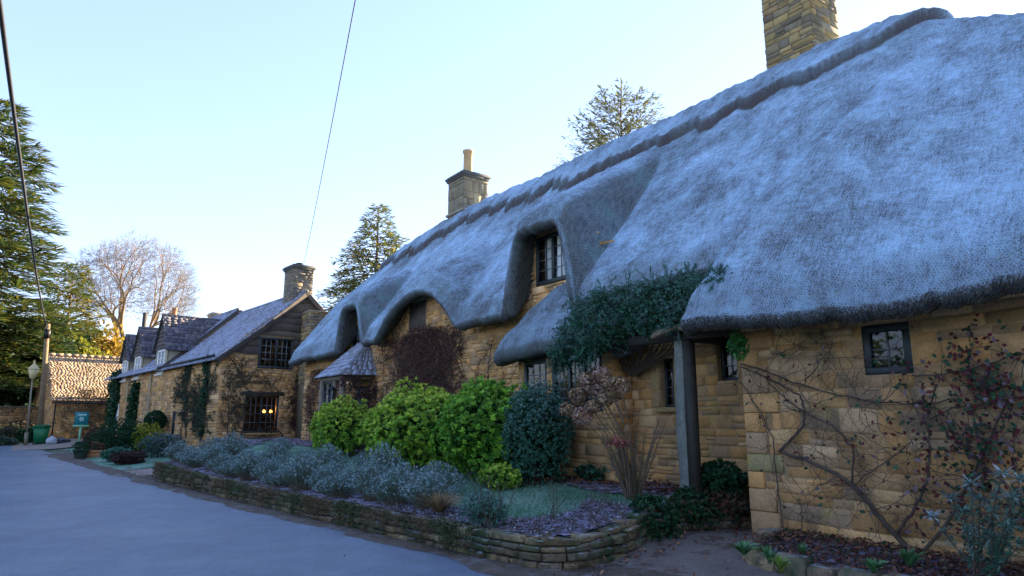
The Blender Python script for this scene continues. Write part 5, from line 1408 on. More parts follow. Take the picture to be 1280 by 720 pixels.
for k in range(26):
    a = r.uniform(0, 6.28); b = np.array([hx + math.cos(a) * .1, hy + math.sin(a) * .1, hz]); h = r.uniform(.5, 1.25)
    e = b + np.array([math.cos(a) * .3 * h, math.sin(a) * .45 * h, h]); sb.tube([b, (b + e) / 2 + [0, 0, .05], e], [.009, .007, .004], 5)
    for q in range(2): sb.tube([(b + e) / 2 + (e - b) * .2 * q, (b + e) / 2 + (e - b) * (.2 * q + .2) + rdir(r, 1)[0] * .1], [.006, .003], 4)
p = onX(775, 553, 6.8); P, D = blob_points(r, 130, (.16, .2, .05), .1, .5, 9, -1); mb.leaves(P + p, rdir(r, len(P)), D, .05, .04, pick(r, [(.4, .12, .1), (.3, .1, .09)], len(P)))
sb.tube([(hx, hy, hz), (hx, hy, hz + .8), p], [.014, .01, .006], 5)
mb.build('flower_heads', M['leaf_matt'], HYD); sb.build('stems', mat('hydrangea_stem', (.13, .095, .06), .85, noise=[(12, .3)]), HYD)

# ---- climbers
def wander(r, F, u, z, ang, length, rad, lvl, out, tips, d=.05, step=.09, wig=.35, kids=3, lim=None):
    pts = [F.P(u, z, d)]; n = max(3, int(length / step))
    for i in range(n):
        ang += r.normal(0, wig) * .5; ang += (math.pi / 2 - ang) * .04 if lvl == 0 else 0
        u += math.cos(ang) * step; z += math.sin(ang) * step
        if lim and not lim(u, z): break
        dd = d + .02 * math.sin(i * .9 + lvl) + .012 * r.normal(); pts.append(F.P(u, z, max(.03, dd)))
        if lvl < 2 and r.random() < kids / n: wander(r, F, u, z, ang + r.choice([-1, 1]) * r.uniform(.4, 1.1), length * r.uniform(.35, .65), rad * .55, lvl + 1, out, tips, d + .01, step, wig, kids, lim)
        if lvl >= 1: tips.append(pts[-1])
    if len(pts) > 2: out.append((pts, np.linspace(rad, rad * .35, len(pts)))); tips.append(pts[-1])
def climber(name, F, seeds, label, pal, seed, leafn=3, L=.05, W=.03, spreadr=.07, lim=None, m='leaf_matt', kids=4, wig=.35, cat='climber', zb=.4, stem='stem', shag=0):
    r = np.random.default_rng(seed); out = []; tips = []
    for (u, z, ang, ln, rad) in seeds: wander(r, F, u, z, ang, ln, rad, 0, out, tips, lim=lim, kids=kids, wig=wig)
    p0 = F.P(seeds[0][0], seeds[0][1], .05); root = place_root(name, (p0[0], p0[1], zb), label, cat)
    sb = MB()
    for pts, rr in out: sb.tube(pts, rr, 5, cap=False)
    T = np.array(tips)
    if shag and len(T):
        q = r.integers(len(T), size=shag)
        for k in q: e = rdir(r, 1)[0] * r.uniform(.08, .22) + F.N * .06; sb.tube([T[k], T[k] + e * .6 + [0, 0, .02], T[k] + e], [.004, .003, .0015], 3, cap=False)
    sb.build('stems', M[stem], root)
    if leafn and len(T):
        P = np.repeat(T, leafn, axis=0); P = P + rdir(r, len(P)) * spreadr * r.random((len(P), 1)) + F.N * .02
        mb = MB(); mb.leaves(P, rdir(r, len(P)) + [0, 0, -.3], rdir(r, len(P)) * .6 + F.N, L * r.uniform(.6, 1.3, len(P)), W, pick(r, pal, len(P), .6, 1.3)); mb.build('foliage', M[m], root)
    return root
def fpx(F, px, py): p = onP(px, py, F.O, F.N); return float(np.dot(p - F.O, F.U)), float(p[2])
# red brown creeper under the middle hood
u, z = fpx(FM, 530, 500); uu = [fpx(FM, q, 440)[0] for q in (478, 575)]
zt2, zbm = fpx(FM, 520, 412)[1], fpx(FM, 520, 500)[1]
RC = [(.13, .04, .045), (.10, .05, .04), (.18, .07, .06), (.08, .05, .04)]
limB = lambda a, b: (min(uu) - .3 + .4 * max(0, b - 3.4) < a < max(uu) + .2) and b < 3.95 - .08 * abs(a - 15.8)
climber('red_creeper', FM, [(u + k * .5, .9, math.pi / 2 + .25 * k, 3.4, .03) for k in (-3, -2, -1, 0, 1, 2, 3)] + [(u + k * .6, 2.6, math.pi / 2 + .2 * k, 1.6, .02) for k in (-2.5, -1.5, 0, 1, 2.5)], 'dense dark red brown creeper spreading over the wall under the middle hood', RC, 501, leafn=3, L=.055, W=.026, spreadr=.17, lim=limB, kids=8, shag=2600)
u, z = fpx(FM, 605, 500)
climber('bare_vine', FM, [(u, .7, 1.7, 2.7, .02), (u - .5, .7, 1.4, 2.5, .015), (u + .7, .7, 1.5, 2.4, .015)], 'sparse bare vine on the wall between red creeper and bay window', [(.06, .1, .05), (.1, .06, .04)], 502, leafn=1, lim=lambda a, b: b < 3.4, L=.045)
# on the gabled cottage
limG = lambda a, b: b < EZ - .1 and a > .05
climber('bare_vine', FH, [(s_, .9, 1.57, 3.0, .03) for s_ in (1.9, 3.6, 4.2)], 'twiggy vine with dull green leaves climbing the street side of the gabled cottage', [(.04, .09, .05), (.06, .05, .04)], 503, leafn=3, lim=lambda a, b: b < EZ - .1 and .1 < a < 7.5, kids=7, L=.08, W=.05)
uI = fpx(FH, 257, 500)[0]
climber('ivy_column', FH, [(uI + k * .12, .8, 1.57, 3.3, .03) for k in (-1, 0, 1)], 'narrow dark ivy column up the corner of the gabled cottage', DGREEN, 504, leafn=7, lim=lambda a, b: abs(a - uI) < .28 and b < EZ, kids=6, L=.09, W=.07, m='leaf', cat='ivy', spreadr=.14)
climber('bare_vine', FG, [(.5, .9, 1.7, 2.6, .03), (.9, .9, 1.3, 2.4, .025), (2.6, .9, 1.9, 2.6, .025), (2.9, 2.6, .9, 1.2, .02)], 'bare brown vine looping beside the large window of the gable', [(.05, .1, .05), (.1, .06, .04)], 505, leafn=2, lim=lambda a, b: .1 < a < 6 and b < 4.0, L=.07, W=.04, kids=6)
climber('red_creeper', FG, [(q, .9, 1.57 + .1 * (q - 4), 2.4, .03) for q in (3.1, 3.5, 3.9, 4.3, 4.7, 5.1)], 'rusty brown creeper in the corner between the gable and the thatched cottage', [(.13, .06, .05), (.2, .1, .07), (.08, .05, .04)], 506, leafn=7, lim=lambda a, b: 2.75 < a < 6.2 and b < 3.4, L=.075, W=.045, spreadr=.2, kids=8, shag=500)
climber('bare_vine', FM, [(q, .9, 1.57, 2.3, .02) for q in (21.4, 22.4, 23.4)], 'brown vine on the thatched cottage wall left of the porch', [(.11, .06, .05), (.2, .1, .07)], 507, leafn=4, lim=lambda a, b: 20.9 < a < 24.5 and b < 3.3, L=.07, W=.04, spreadr=.15, kids=7, shag=300)
climber('bare_vine', FS if False else Fr((8.0, PY0 - .1, 0), (1, 0, 0), (0, -1, 0)), [(-.35, .7, 1.6, 1.9, .02), (.0, .7, 1.5, 2.1, .02)], 'dark creeper hanging beside the porch doorway', [(.12, .04, .05), (.05, .05, .04)], 508, leafn=8, lim=lambda a, b: -.8 < a < .4 and b < 2.9, L=.06, W=.035, spreadr=.12, kids=6)
for k, (a, b, lab) in enumerate(((13.0, .35, 'tall green ivy column between the far dormer windows'), (18.0, .8, 'broad dark ivy mass at the far end of the dormer cottage'))):
    climber('ivy_column', FH, [(a + q * b * .5, .7, 1.57, 3.6, .03) for q in (-1, 0, 1)], lab, DGREEN, 520 + k, leafn=22, lim=lambda u_, z_: abs(u_ - a) < b and z_ < 4.2, kids=7, L=.16, W=.13, m='leaf', cat='ivy', spreadr=.3)

# rose trained on the wing wall: main canes follow the wall
RW = place_root('climbing_rose', (7.4, float(onX(1138, 690, 7.42)[1]), .25), 'old climbing rose with bare thorny canes spread over the near wall', 'climber')
FR = Fr((7.42, 0, 0), (0, 1, 0), (-1, 0, 0)); sb = MB(); r = np.random.default_rng(61); tips = []
canes = [([(1145, 700), (1120, 670), (1095, 640), (1067, 607), (1045, 592), (1020, 580), (975, 564)], .021),
    ([(975, 564), (990, 548), (1005, 532), (1007, 512), (1000, 495), (975, 480), (950, 468), (925, 458)], .012),
    ([(1120, 670), (1140, 640), (1160, 600), (1163, 560), (1160, 522), (1170, 480)], .013), ([(1065, 605), (1067, 560), (1045, 535), (1015, 520), (990, 505), (960, 478)], .010),
    ([(982, 676), (975, 630), (970, 590), (967, 550), (950, 515), (925, 477)], .008), ([(1000, 677), (1003, 645), (998, 622)], .007),
    ([(1067, 607), (1088, 590), (1110, 575), (1140, 553)], .006), ([(925, 455), (955, 462), (990, 478), (1030, 490), (1080, 500), (1140, 505), (1200, 500)], .009),
    ([(1005, 476), (1020, 462), (1025, 448), (1060, 446), (1100, 447)], .005), ([(960, 450), (975, 440), (1000, 434), (1015, 434)], .004),
    ([(1140, 470), (1175, 468), (1210, 462), (1245, 452), (1285, 440)], .008), ([(1160, 525), (1190, 510), (1230, 505), (1285, 495)], .008), ([(1145, 700), (1180, 660), (1215, 600), (1240, 540), (1260, 500)], .014)]
for pts, rad in canes:
    rad *= 1.35; P = np.array([onX(a, b, 7.42 - .03 * math.sin(a * .05)) for a, b in pts])
    t = np.linspace(0, len(P) - 1, len(P) * 4); Q_ = np.stack([np.interp(t, np.arange(len(P)), P[:, k]) for k in range(3)], 1); Q_ += r.normal(0, .006, Q_.shape)
    sb.tube(Q_, np.linspace(rad, rad * .6, len(Q_)), 6)
    for q in Q_[4:]:
        if r.random() < .55:
            o_ = []; tt = []; wander(r, FR, q[1], q[2], r.uniform(0, 6.28), r.uniform(.25, .8), .0045, 1, o_, tt, d=.02, step=.05, wig=.5, kids=2); tips += tt
            for a, b in o_: sb.tube(a, b, 4, cap=False)
for k in range(110):
    px = 1280 - 300 * r.random() ** 1.5; py = r.uniform(470, 690); q = onX(px, py, 7.42); o_ = []; tt = []
    wander(r, FR, q[1], q[2], r.uniform(-.5, 3.6), r.uniform(.3, .9), .004, 1, o_, tt, d=.04, step=.05, wig=.5, kids=2); tips += tt
    for a, b in o_: sb.tube(a, b, 4, cap=False)
sb.build('stems', M['stem'], RW)
T = np.array(tips); q = r.integers(len(T), size=4000); P = T[q]; 
xx = P[:, 1]; keepp = r.random(len(P)) < np.clip(.06 + .94 * sstep(3.8, 2.4, P[:, 1]), 0, 1); P = P[keepp] + rdir(r, int(keepp.sum())) * .028 - [.01, 0, 0]
mb = MB(); mb.leaves(P, rdir(r, len(P)) + [0, 0, -.2], rdir(r, len(P)) * .5 + [-1, 0, 0], .06 * r.uniform(.5, 1.4, len(P)), .04, pick(r, [(.02, .09, .05), (.03, .12, .05), (.12, .02, .03), (.07, .03, .04), (.16, .03, .03), (.2, .15, .19), (.05, .07, .04)], len(P), .6, 1.3)); mb.build('foliage', M['leaf'], RW)

# evergreen rambler over the lean-to between bay and wing
p0 = onX(775, 590, 8.1); EVG = place_root('evergreen_rambler', (8.1, float(p0[1]), .6), 'frosted blue green evergreen rambler arching over the bay thatch and beam', 'climber')
mb = MB(); sb = MB(); r = np.random.default_rng(62)
blobs = [(705, 440, .26), (722, 425, .30), (712, 410, .22), (740, 400, .32), (745, 425, .26), (765, 388, .30), (770, 410, .28), (792, 385, .28), (800, 400, .26), (820, 378, .26), (835, 392, .26), (850, 370, .24), (865, 388, .24), (880, 362, .22), (893, 375, .2), (735, 438, .2), (898, 352, .16), (812, 408, .2), (845, 405, .18), (730, 385, .24), (755, 372, .2), (785, 368, .2), (815, 362, .18), (838, 358, .18), (862, 352, .16), (700, 455, .16), (730, 448, .16)]
for k, (px, py, rad) in enumerate(blobs):
    c = onX(px, py, 7.25 + r.uniform(-.15, .12)); P, D = blob_points(r, int(520 * (rad / .28) ** 2), (rad * 1.1, rad * 1.1, rad * .8), .25, .35, k, -1)
    tipf = np.clip(D[:, 2], 0, 1) * r.uniform(.0, .75, len(P))
    rosettes(mb, r, P + c, unit(D + [0, -.3, .4]), 5, .042, .016, TEAL + DGREEN, 1.1, (.36, .52, .56), tipf)
    sb.tube([onX(790, 470, 8.15), onX((790 + px) / 2, 440, 7.9), c], [.018, .012, .006], 5, cap=False)
    for q in range(16):
        a = rdir(r, 1)[0] + np.array([-.3, -.5, .25]); a = unit(a); l = rad * r.uniform(1.2, 2.1); pts = [c, c + a * l * .6 + [0, 0, .04], c + a * l + [0, 0, -.02]]
        sb.tube(pts, [.005, .004, .002], 3, cap=False); f = np.linspace(.4, 1, 12)[:, None]; LP_ = pts[0] * (1 - f) ** 2 + 2 * f * (1 - f) * pts[1] + f * f * pts[2]
        mb.leaves(np.repeat(LP_, 2, 0), rdir(r, 24) + a, rdir(r, 24), .04, .016, pick(r, TEAL + [(.16, .26, .28)], 24))
mb.build('foliage', M['leaf'], EVG); sb.build('stems', M['stem'], EVG)
# green sprig hanging at the eave corner
c = onX(922, 420, 7.15); r = np.random.default_rng(63); mb = MB(); P, D = blob_points(r, 160, (.1, .1, .16), .3, .3, 2, -1); rosettes(mb, r, P + c + [0, 0, -.12], unit(D + [0, 0, -.6]), 4, .055, .022, [(.05, .2, .05), (.08, .28, .05), (.03, .12, .05)])
sb = MB(); sb.tube([c + [.2, 0, .1], c + [0, 0, -.1]], [.006, .003], 4); rt = place_root('fern_sprig', c, 'bright green leafy sprig hanging under the eave at the wall corner', 'plant'); mb.build('foliage', M['leaf'], rt); sb.build('stems', M['stem'], rt)

# frosted spurge at the right edge
sx0, sy0 = 6.75, float(onX(1225, 700, 6.75)[1]); SPG = place_root('frosted_spurge', (sx0, sy0, .3), 'tall spurge with drooping whorls of frost white leaves at the right edge', 'shrub')
mb = MB(); sb = MB(); r = np.random.default_rng(64)
for k, (px, py, sz, fw_) in enumerate(((1165, 645, .75, .95), (1214, 604, .9, .6), (1216, 664, .8, .95), (1252, 592, 1.0, .75), (1266, 622, 1.1, .5), (1190, 622, .8, .4), (1240, 640, 1, .35), (1262, 655, 1, .25), (1205, 640, .8, .2), (1275, 600, 1, .4), (1240, 672, 1, .15), (1275, 680, 1, .15), (1225, 625, .9, .3))):
    c = onX(px, py, 6.7 + r.uniform(-.15, .15)); b = np.array([sx0 + r.uniform(-.1, .1), sy0 + r.uniform(-.12, .12), .3]); n = 12; f = np.linspace(0, 1, n)[:, None]
    Pt = b + (c - b) * f + np.array([0, 0, -.08]) * np.sin(f * math.pi); sb.tube(Pt, np.linspace(.008, .005, n), 5)
    nl = 26; a = r.uniform(0, 6.28, nl); 
    ax = unit(c - Pt[-3])
    D = np.stack([np.cos(a), np.sin(a), r.uniform(-.9, .5, nl)], 1) + ax * .4
    col = pick(r, TEAL, nl) * (1 - fw_) + np.array([.55, .62, .68]) * fw_
    mb.leaves(np.tile(c, (nl, 1)), D, rdir(r, nl) * .3 + [0, 0, 1], .12 * sz * r.uniform(.7, 1.2, nl), .02, np.clip(col, 0, 1))
    st = Pt[4:]; P2 = np.repeat(st, 14, 0); D2 = rdir(r, len(P2)) + [0, 0, .2]; mb.leaves(P2, D2, rdir(r, len(P2)), .07 * sz, .012, pick(r, TEAL, len(P2)) * .8 + .1 * fw_)
mb.build('foliage', M['leaf_matt'], SPG); sb.build('stems', M['stem'], SPG)
# leafy plants in the small bed
for k, (px, py, n, h, w, lab) in enumerate(((930, 690, 75, .14, .17, 'pale green rosette of broad leaves at the corner of the small bed'), (962, 700, 45, .17, .12, 'floppy green leaves beside the rosette in the small bed'), (976, 712, 45, .16, .12, 'yellow green tuft of leaves at the front of the small bed'), (1003, 690, 26, .12, .1, 'small green tuft close to the wall in the small bed'), (1092, 712, 40, .14, .14, 'teal tuft of grassy leaves at the bottom edge of the photo'), (1138, 706, 60, .2, .15, 'green leafy clump at the foot of the climbing rose'))):
    x, y = on_g(px, py, .3); x = min(x, 7.38); tuft('leafy_plant', x, y, .27, h, w, n, [(.10, .26, .10), (.2, .38, .22), (.08, .2, .07)] if k != 2 else [(.18, .3, .06), (.3, .36, .1)], lab, 350 + k, W=.035, droop=.6)

# ================================================================== VERGE PLANTS (far left)
def small_bush(name, px, X, Y, wid, h, pal, label, seed, n=900, L=.1, W=.05, zb=None, tip=None, cat='shrub'):
    r = np.random.default_rng(seed); z = float(zbase(X, Y)) if zb is None else zb
    root = place_root(name, (X, Y, z), label, cat); mb = MB(); P, D = blob_points(r, n, (wid / 2, wid / 2, h / 2), .22, .5, seed); c = np.array([X, Y, z + h / 2])
    rosettes(mb, r, P + c, unit(D + [0, 0, .4]), 5, L, W, pal, 1.0, tip, (np.clip(D[:, 2], 0, 1) * r.random(len(D)) * .8) if tip is not None else None)
    mb.build('foliage', M['leaf'], root); sb = MB(); shrub_stems(sb, r, 7, (X, Y, z - .02), wid * .3, h * .7, .015); sb.build('stems', M['stem'], root); return root
def xy_at(px, Y): p = onY(px, 540, Y); return float(p[0]), Y
for k, (px, Y, w_, h_, pal, tip, lab) in enumerate((
    (186, 31.0, 1.15, 1.05, [(.22, .28, .03), (.32, .34, .04), (.12, .2, .03)], (.5, .42, .05), 'yellow green bush in front of the far ivy covered wall'),
    (163, 31.6, 1.5, 1.1, DGREEN, None, 'dark green bush left of the yellow bush'), (144, 32.0, 1.5, 1.35, DGREEN, None, 'dark green bush right of the notice board'),
    (124, 33.5, 1.2, .9, [(.12, .05, .05), (.09, .05, .05), (.05, .08, .04)], None, 'reddish brown low bush just right of the notice board'),
    (206, 27.5, 1.3, .8, [(.06, .12, .1), (.1, .16, .14)], (.35, .42, .45), 'frost dusted low bush at the start of the garden row'),
    (150, 28.0, .9, .45, TEAL, None, 'small teal mound on the verge near the trough'), (165, 26.5, 1.0, .4, [(.09, .05, .05), (.07, .05, .04)], None, 'low purple brown plant at the near end of the verge'))):
    x, y = xy_at(px, Y); small_bush('verge_bush', px, x, y, w_, h_, pal, lab, 600 + k, n=800, tip=tip, L=.085, W=.045)
# clipped ball by the wall
x, y = xy_at(193, 34.0); r = np.random.default_rng(640); root = place_root('topiary_ball', (x, y, .5), 'clipped dark green topiary ball against the dormer cottage', 'topiary')
c = np.array([x, y, float(onY(193, 526, y)[2])]); P, D = blob_points(r, 2600, (.42, .42, .42), .04, .85, 3, -1); mb = MB(); rosettes(mb, r, P + c, D, 4, .06, .035, DGREEN, 1.0); mb.build('foliage', M['leaf'], root); sb = MB(); sb.tube([(x, y, .4), tuple(c)], .04, 6); sb.build('stem', M['stem'], root)
for (e_, x, y, z), lab, sd_ in ((PL1, 'small dark leaved plant growing in the round green tub', 1), (PL2, 'withered bedding plants in the terracotta trough', 2)):
    small_bush('potted_plant', 0, x, y, .5 if sd_ == 1 else .45, .3, DGREEN if sd_ == 1 else RED[:3] + DGREEN, lab, 650 + sd_, n=160, L=.07, W=.035, zb=z - .05, cat='plant')
# stuff before the boundary wall
for k, (px, Y, w_, h_, pal, lab) in enumerate(((8, 47, 1.7, 1.0, [(.10, .08, .05), (.06, .08, .05)], 'brown twiggy bush below the boundary wall at the far left'), (25, 48, 1.6, 1.2, [(.12, .06, .05), (.05, .08, .04)], 'russet bush below the boundary wall, left of the pole'), (38, 46.5, 1.2, .8, DGREEN, 'low dark bush at the foot of the street lamp'), (2, 44, 1.3, .4, [(.05, .1, .05), (.1, .14, .1)], 'low green mound at the road edge, far left'))):
    x, y = xy_at(px, Y); small_bush('roadside_bush', px, x, y, w_, h_, pal, lab, 660 + k, n=700, L=.11, W=.06)
# bare wall shrub on the barn
pbn = fpx(FBn, 100, 540)
climber('wall_shrub', FBn, [(pbn[0] + k * .5, .4, 1.57 - .12 * k, 3.2, .035) for k in (-2, -1, 0, 1, 2, 3)], 'tangled leafless shrub trained on the barn wall up to its roof', [(.16, .12, .08), (.1, .08, .05)], 530, leafn=3, lim=lambda a, b: .5 < a < 5.6 and b < 3.4, kids=8, L=.07, W=.04, spreadr=.2, shag=700, stem='stem_pale')

# ================================================================== TREES
def tree_from_tips(sb, r, base, tips, r0, seg=.36, twigs=None, minr=.012, first=None):
    """branches split toward clusters of twig ends"""
    st = [(np.array(base, float), np.arange(len(tips)), np.array([0, 0, 1.0]), 0)]; tot = len(tips)
    while st:
        p, idx, d, lv = st.pop(); T = tips[idx]; c = T.mean(0); n = len(idx)
        rad = max(minr, r0 * (n / tot) ** .5)
        if n <= 2:
            for t in T:
                m = p + (t - p) * .5 + d * np.linalg.norm(t - p) * .12 + r.normal(0, .06, 3); sb.tube([p, m, t], [rad, rad * .8, minr * .5], 3, cap=False)
                if twigs is not None: twigs.append((m, t))
            continue
        f = seg * (1.0 if lv else (first or 1)); tgt = p + (c - p) * f; L = np.linalg.norm(tgt - p)
        q = tgt + r.normal(0, .05 * L, 3); m = p + (q - p) * .5 + d * L * .10 + r.normal(0, .035 * L, 3); rn = max(minr, r0 * (n / tot) ** .5 * .88)
        sb.tube([p, m, q], [rad, (rad + rn) / 2, rn], 7 if rad > .08 else (5 if rad > .03 else 3), cap=False)
        nd = unit(q - m); X_ = T - c; w, v = np.linalg.eigh(X_.T @ X_ + np.eye(3) * 1e-6); ax = v[:, 2] + r.normal(0, .15, 3); pr = X_ @ ax; th = np.quantile(pr, r.uniform(.38, .62))
        a, b = idx[pr <= th], idx[pr > th]
        for g in (a, b):
            if len(g): st.append((q, g, nd, lv + 1))
bx_, by2 = 8.6, 85.0; r = np.random.default_rng(700)
pB = onP(158, 440, (0, 85, 0), (0, 1, 0)); bx_ = float(pB[0])
T = []
while len(T) < 2600:
    d = rdir(r, 1)[0]
    if d[2] < -.45: continue
    s_ = r.uniform(.55, 1) ** .6 if r.random() < .8 else r.uniform(.35, .9); k_ = 1 + .12 * float(vnoise(d[0] * 3 + 4, d[1] * 3 + d[2] * 3, 5)) * 2
    T.append(np.array([bx_ + .3, by2, 15.3]) + d * np.array([6.8, 6.2, 6.5]) * s_ * k_)
T = np.array(T); sb = MB(); tw = []
BT = place_root('bare_tree', (bx_, by2, .3), 'tall leafless tree with a domed crown lit gold behind the barn', 'tree')
sb.tube([(bx_, by2, .2), (bx_ + .1, by2, 3), (bx_, by2, 6.2)], [.62, .5, .46], 9)
left = T[:, 0] < bx_ + 1.4
tree_from_tips(sb, r, (bx_, by2, 6.1), T[left], .36, twigs=tw, first=.55); tree_from_tips(sb, r, (bx_ + .1, by2, 5.0), T[~left], .27, twigs=tw, first=.5)
sb.build('trunk', M['bark_pale'], BT)
mb = MB()
for m_, t in tw:
    d = unit(t - m_)
    for k in range(7):
        e = unit(d + rdir(r, 1)[0] * .8) * r.uniform(.35, .95); b = m_ + (t - m_) * r.uniform(.3, 1.0); mb.tube([b, b + e * .5 + [0, 0, .03], b + e], [.008, .006, .003], 3, cap=False)
mb.build('crown', mat('fine_twigs', (.2, .21, .24), .9), BT)

def conifer(name, loc, H, Rf, label, seed, pal, nb=150, droop=.1, up=.0, spr=10, L=.5, W=.16, zlow=.12, trunk=.3, tipc=None, flat=.35, hz=1.0, group=None, lift=0.0, rnd=.45):
    """Rf(f): branch length at relative height f"""
    r = np.random.default_rng(seed); loc = np.array(loc, float); root = place_root(name, loc, label, 'tree', group)
    sb = MB(); sb.tube([loc, loc + [0, 0, H * .5], loc + [0, 0, H * .98]], [trunk, trunk * .6, .02], 8)
    mb = MB(); P = []; D = []; N_ = []; C_ = []; LL = []
    for k in range(nb):
        f = zlow + (1 - zlow) * (k + r.random()) / nb; f = min(f, .985); a = k * 2.399 + r.normal(0, .3); ln = Rf(f) * r.uniform(.7, 1.12)
        b = loc + [0, 0, H * f]; hd = np.array([math.cos(a), math.sin(a), 0]); sl_ = up + (.55 * f if up else 0)
        n = 7; t = np.linspace(0, 1, n); pts = b + hd * (ln * t)[:, None] + np.array([0, 0, 1.]) * (ln * (sl_ * t - droop * t * t * 2 + lift * t ** 3))[:, None]
        sb.tube(pts, np.linspace(max(.02, .05 * ln / 3), .008, n), 4, cap=False)
        m_ = max(4, int(spr * ln)); tt = r.uniform(.12, 1.0, m_) ** .8
        sd = np.array([-hd[1], hd[0], 0])
        for q in tt:
            pq = np.array([np.interp(q, t, pts[:, j]) for j in range(3)]); side = r.choice([-1, 1]); sl2 = ln * .34 * (1.15 - q) + .25
            dq = unit(hd * .9 + sd * side * r.uniform(.3, 1.0) + [0, 0, r.normal(-.02, .12)]); 
            s_n = max(2, int(sl2 / (L * .35))); 
            for s_ in range(s_n):
                g = (s_ + r.random()) / s_n; P.append(pq + dq * sl2 * g + r.normal(0, .03, 3)); D.append(unit(dq + rdir(r, 1)[0] * rnd)); N_.append(unit(np.array([0, 0, 1.]) + rdir(r, 1)[0] * flat)); LL.append(L * (1.1 - .4 * g) * r.uniform(.7, 1.2))
        P.append(pts[-1] - hd * L * .3); D.append(unit(hd + [0, 0, sl_ - droop])); N_.append(np.array([0, 0, 1.])); LL.append(L * 1.1)
    P = np.array(P); c = pick(r, pal, len(P), .65, 1.3)
    mb.leaves(P, np.array(D), np.array(N_), np.array(LL), W * r.uniform(.6, 1.2, len(P)), c); mb.build('crown', M['leaf'], root); sb.build('trunk', M['bark'], root); return root
CED = [(.05, .10, .035), (.10, .14, .03), (.035, .075, .03), (.16, .16, .03)]
SPR = [(.08, .13, .06), (.12, .16, .06), (.05, .09, .05)]
GOLD = [(.22, .19, .03), (.28, .22, .03), (.15, .15, .03), (.12, .12, .04)]
pc = onY(-62, 500, 57.0)
conifer('cedar_tree', (float(pc[0]), 57.0, .3), 23.5, lambda f: 9.6 * (1 - f) ** .6 * (.9 + .1 * math.sin(f * 40)), 'huge layered evergreen with pointed fronds reaching in from the left edge', 710, CED, nb=270, droop=.05, spr=10, L=1.15, W=.15, zlow=.16, trunk=.7, flat=.22, lift=-.03, rnd=.2)
pc = onY(468, 400, 42.0); zt3 = float(onY(475, 255, 42.0)[2])
conifer('spruce_tree', (float(pc[0]), 42.0, .3), zt3 - .3, lambda f: 7.6 * (1 - f) ** .8 + .1, 'pointed spruce, green and gold, rising between the two cottage chimneys', 711, [(.12, .18, .08), (.18, .2, .07), (.08, .13, .07), (.26, .22, .06)], nb=200, droop=.16, spr=8, L=.55, W=.13, zlow=.3, trunk=.35, lift=.1)
pc = onY(778, 200, 24.0); zt3 = float(onY(790, 116, 24.0)[2])
conifer('spruce_tree', (float(pc[0]), 24.0, .3), zt3 - .8, lambda f: 5.0 * (1 - f) ** .5 + .1, 'broad ragged spruce top showing above the near thatched ridge', 712, [(.16, .19, .09), (.22, .22, .10), (.12, .15, .08)], nb=150, droop=.05, up=.3, spr=9, L=.36, W=.08, zlow=.45, trunk=.3, lift=.12)  # paler yellow-green palette paints in the sun haze
pc = onY(80, 440, 66.0); zt3 = float(onY(80, 345, 66.0)[2])
conifer('golden_conifer', (float(pc[0]), 66.0, .3), zt3 + .6, lambda f: 4.2 * (1 - f) ** .6 + .2, 'golden green conifer behind the utility pole and barn', 713, GOLD + CED[:1], nb=150, droop=.05, up=.15, spr=7, L=.6, W=.2, zlow=.1, trunk=.3)
def round_tree(name, px, Y, ytop, rad, pal, label, seed, n=2600, L=.35, W=.2, zc=None):
    r = np.random.default_rng(seed); p = onY(px, 440, Y); X = float(p[0]); zt_ = float(onY(px, ytop, Y)[2]); root = place_root(name, (X, Y, .3), label, 'tree')
    hh = zt_ * .9; c = np.array([X, Y, zt_ - hh / 2]); mb = MB()
    P = []; D = []
    for q in range(9):
        a = r.uniform(0, 6.28); o_ = np.array([math.cos(a) * rad * .5, math.sin(a) * rad * .5, r.uniform(-.3, .34) * hh]); k_, d_ = blob_points(r, n // 9, (rad * .62, rad * .62, hh * .2), .3, .4, seed + q, -1); P.append(k_ + o_ + c); D.append(d_)
    P = np.vstack(P); D = np.vstack(D); rosettes(mb, r, P, unit(D + [0, 0, .3]), 4, L, W, pal, 1.0); mb.build('crown', M['leaf'], root)
    sb = MB(); sb.tube([(X, Y, .2), (X + .1, Y, zt_ * .4), (X, Y, zt_ * .8)], [.25, .18, .06], 7)
    for q in range(8): a = r.uniform(0, 6.28); sb.tube([(X, Y, zt_ * r.uniform(.2, .6)), (X + math.cos(a) * rad * .7, Y + math.sin(a) * rad * .7, zt_ * r.uniform(.6, .9))], [.09, .03], 5)
    sb.build('trunk', M['bark'], root)
round_tree('garden_tree', 112, 70, 398, 2.8, [(.30, .20, .03), (.36, .3, .04), (.25, .14, .03)], 'rounded golden orange tree behind the barn ridge', 720)
round_tree('garden_tree', 128, 74, 418, 2.0, [(.35, .30, .04), (.3, .18, .04)], 'low yellow tree between the barn ridge and the bare tree', 721)
round_tree('garden_tree', 98, 64, 418, 2.0, [(.25, .26, .03), (.2, .22, .04)], 'lime yellow tree just over the left part of the barn ridge', 722)
for k, (px, Y, yt, rd) in enumerate(((10, 62, 415, 4.2), (38, 60, 425, 3.2), (58, 63, 410, 3.0), (-25, 61, 400, 5))):
    round_tree('dark_evergreen', px, Y, yt, rd, [(.015, .04, .025), (.02, .055, .03), (.03, .05, .02)], ('dark evergreen filling the gap behind the boundary wall', 'dark evergreen behind the street lamp', 'dark evergreen behind the utility pole', 'dark evergreen under the great cedar at the left edge')[k], 730 + k, n=4200, L=.5, W=.3)
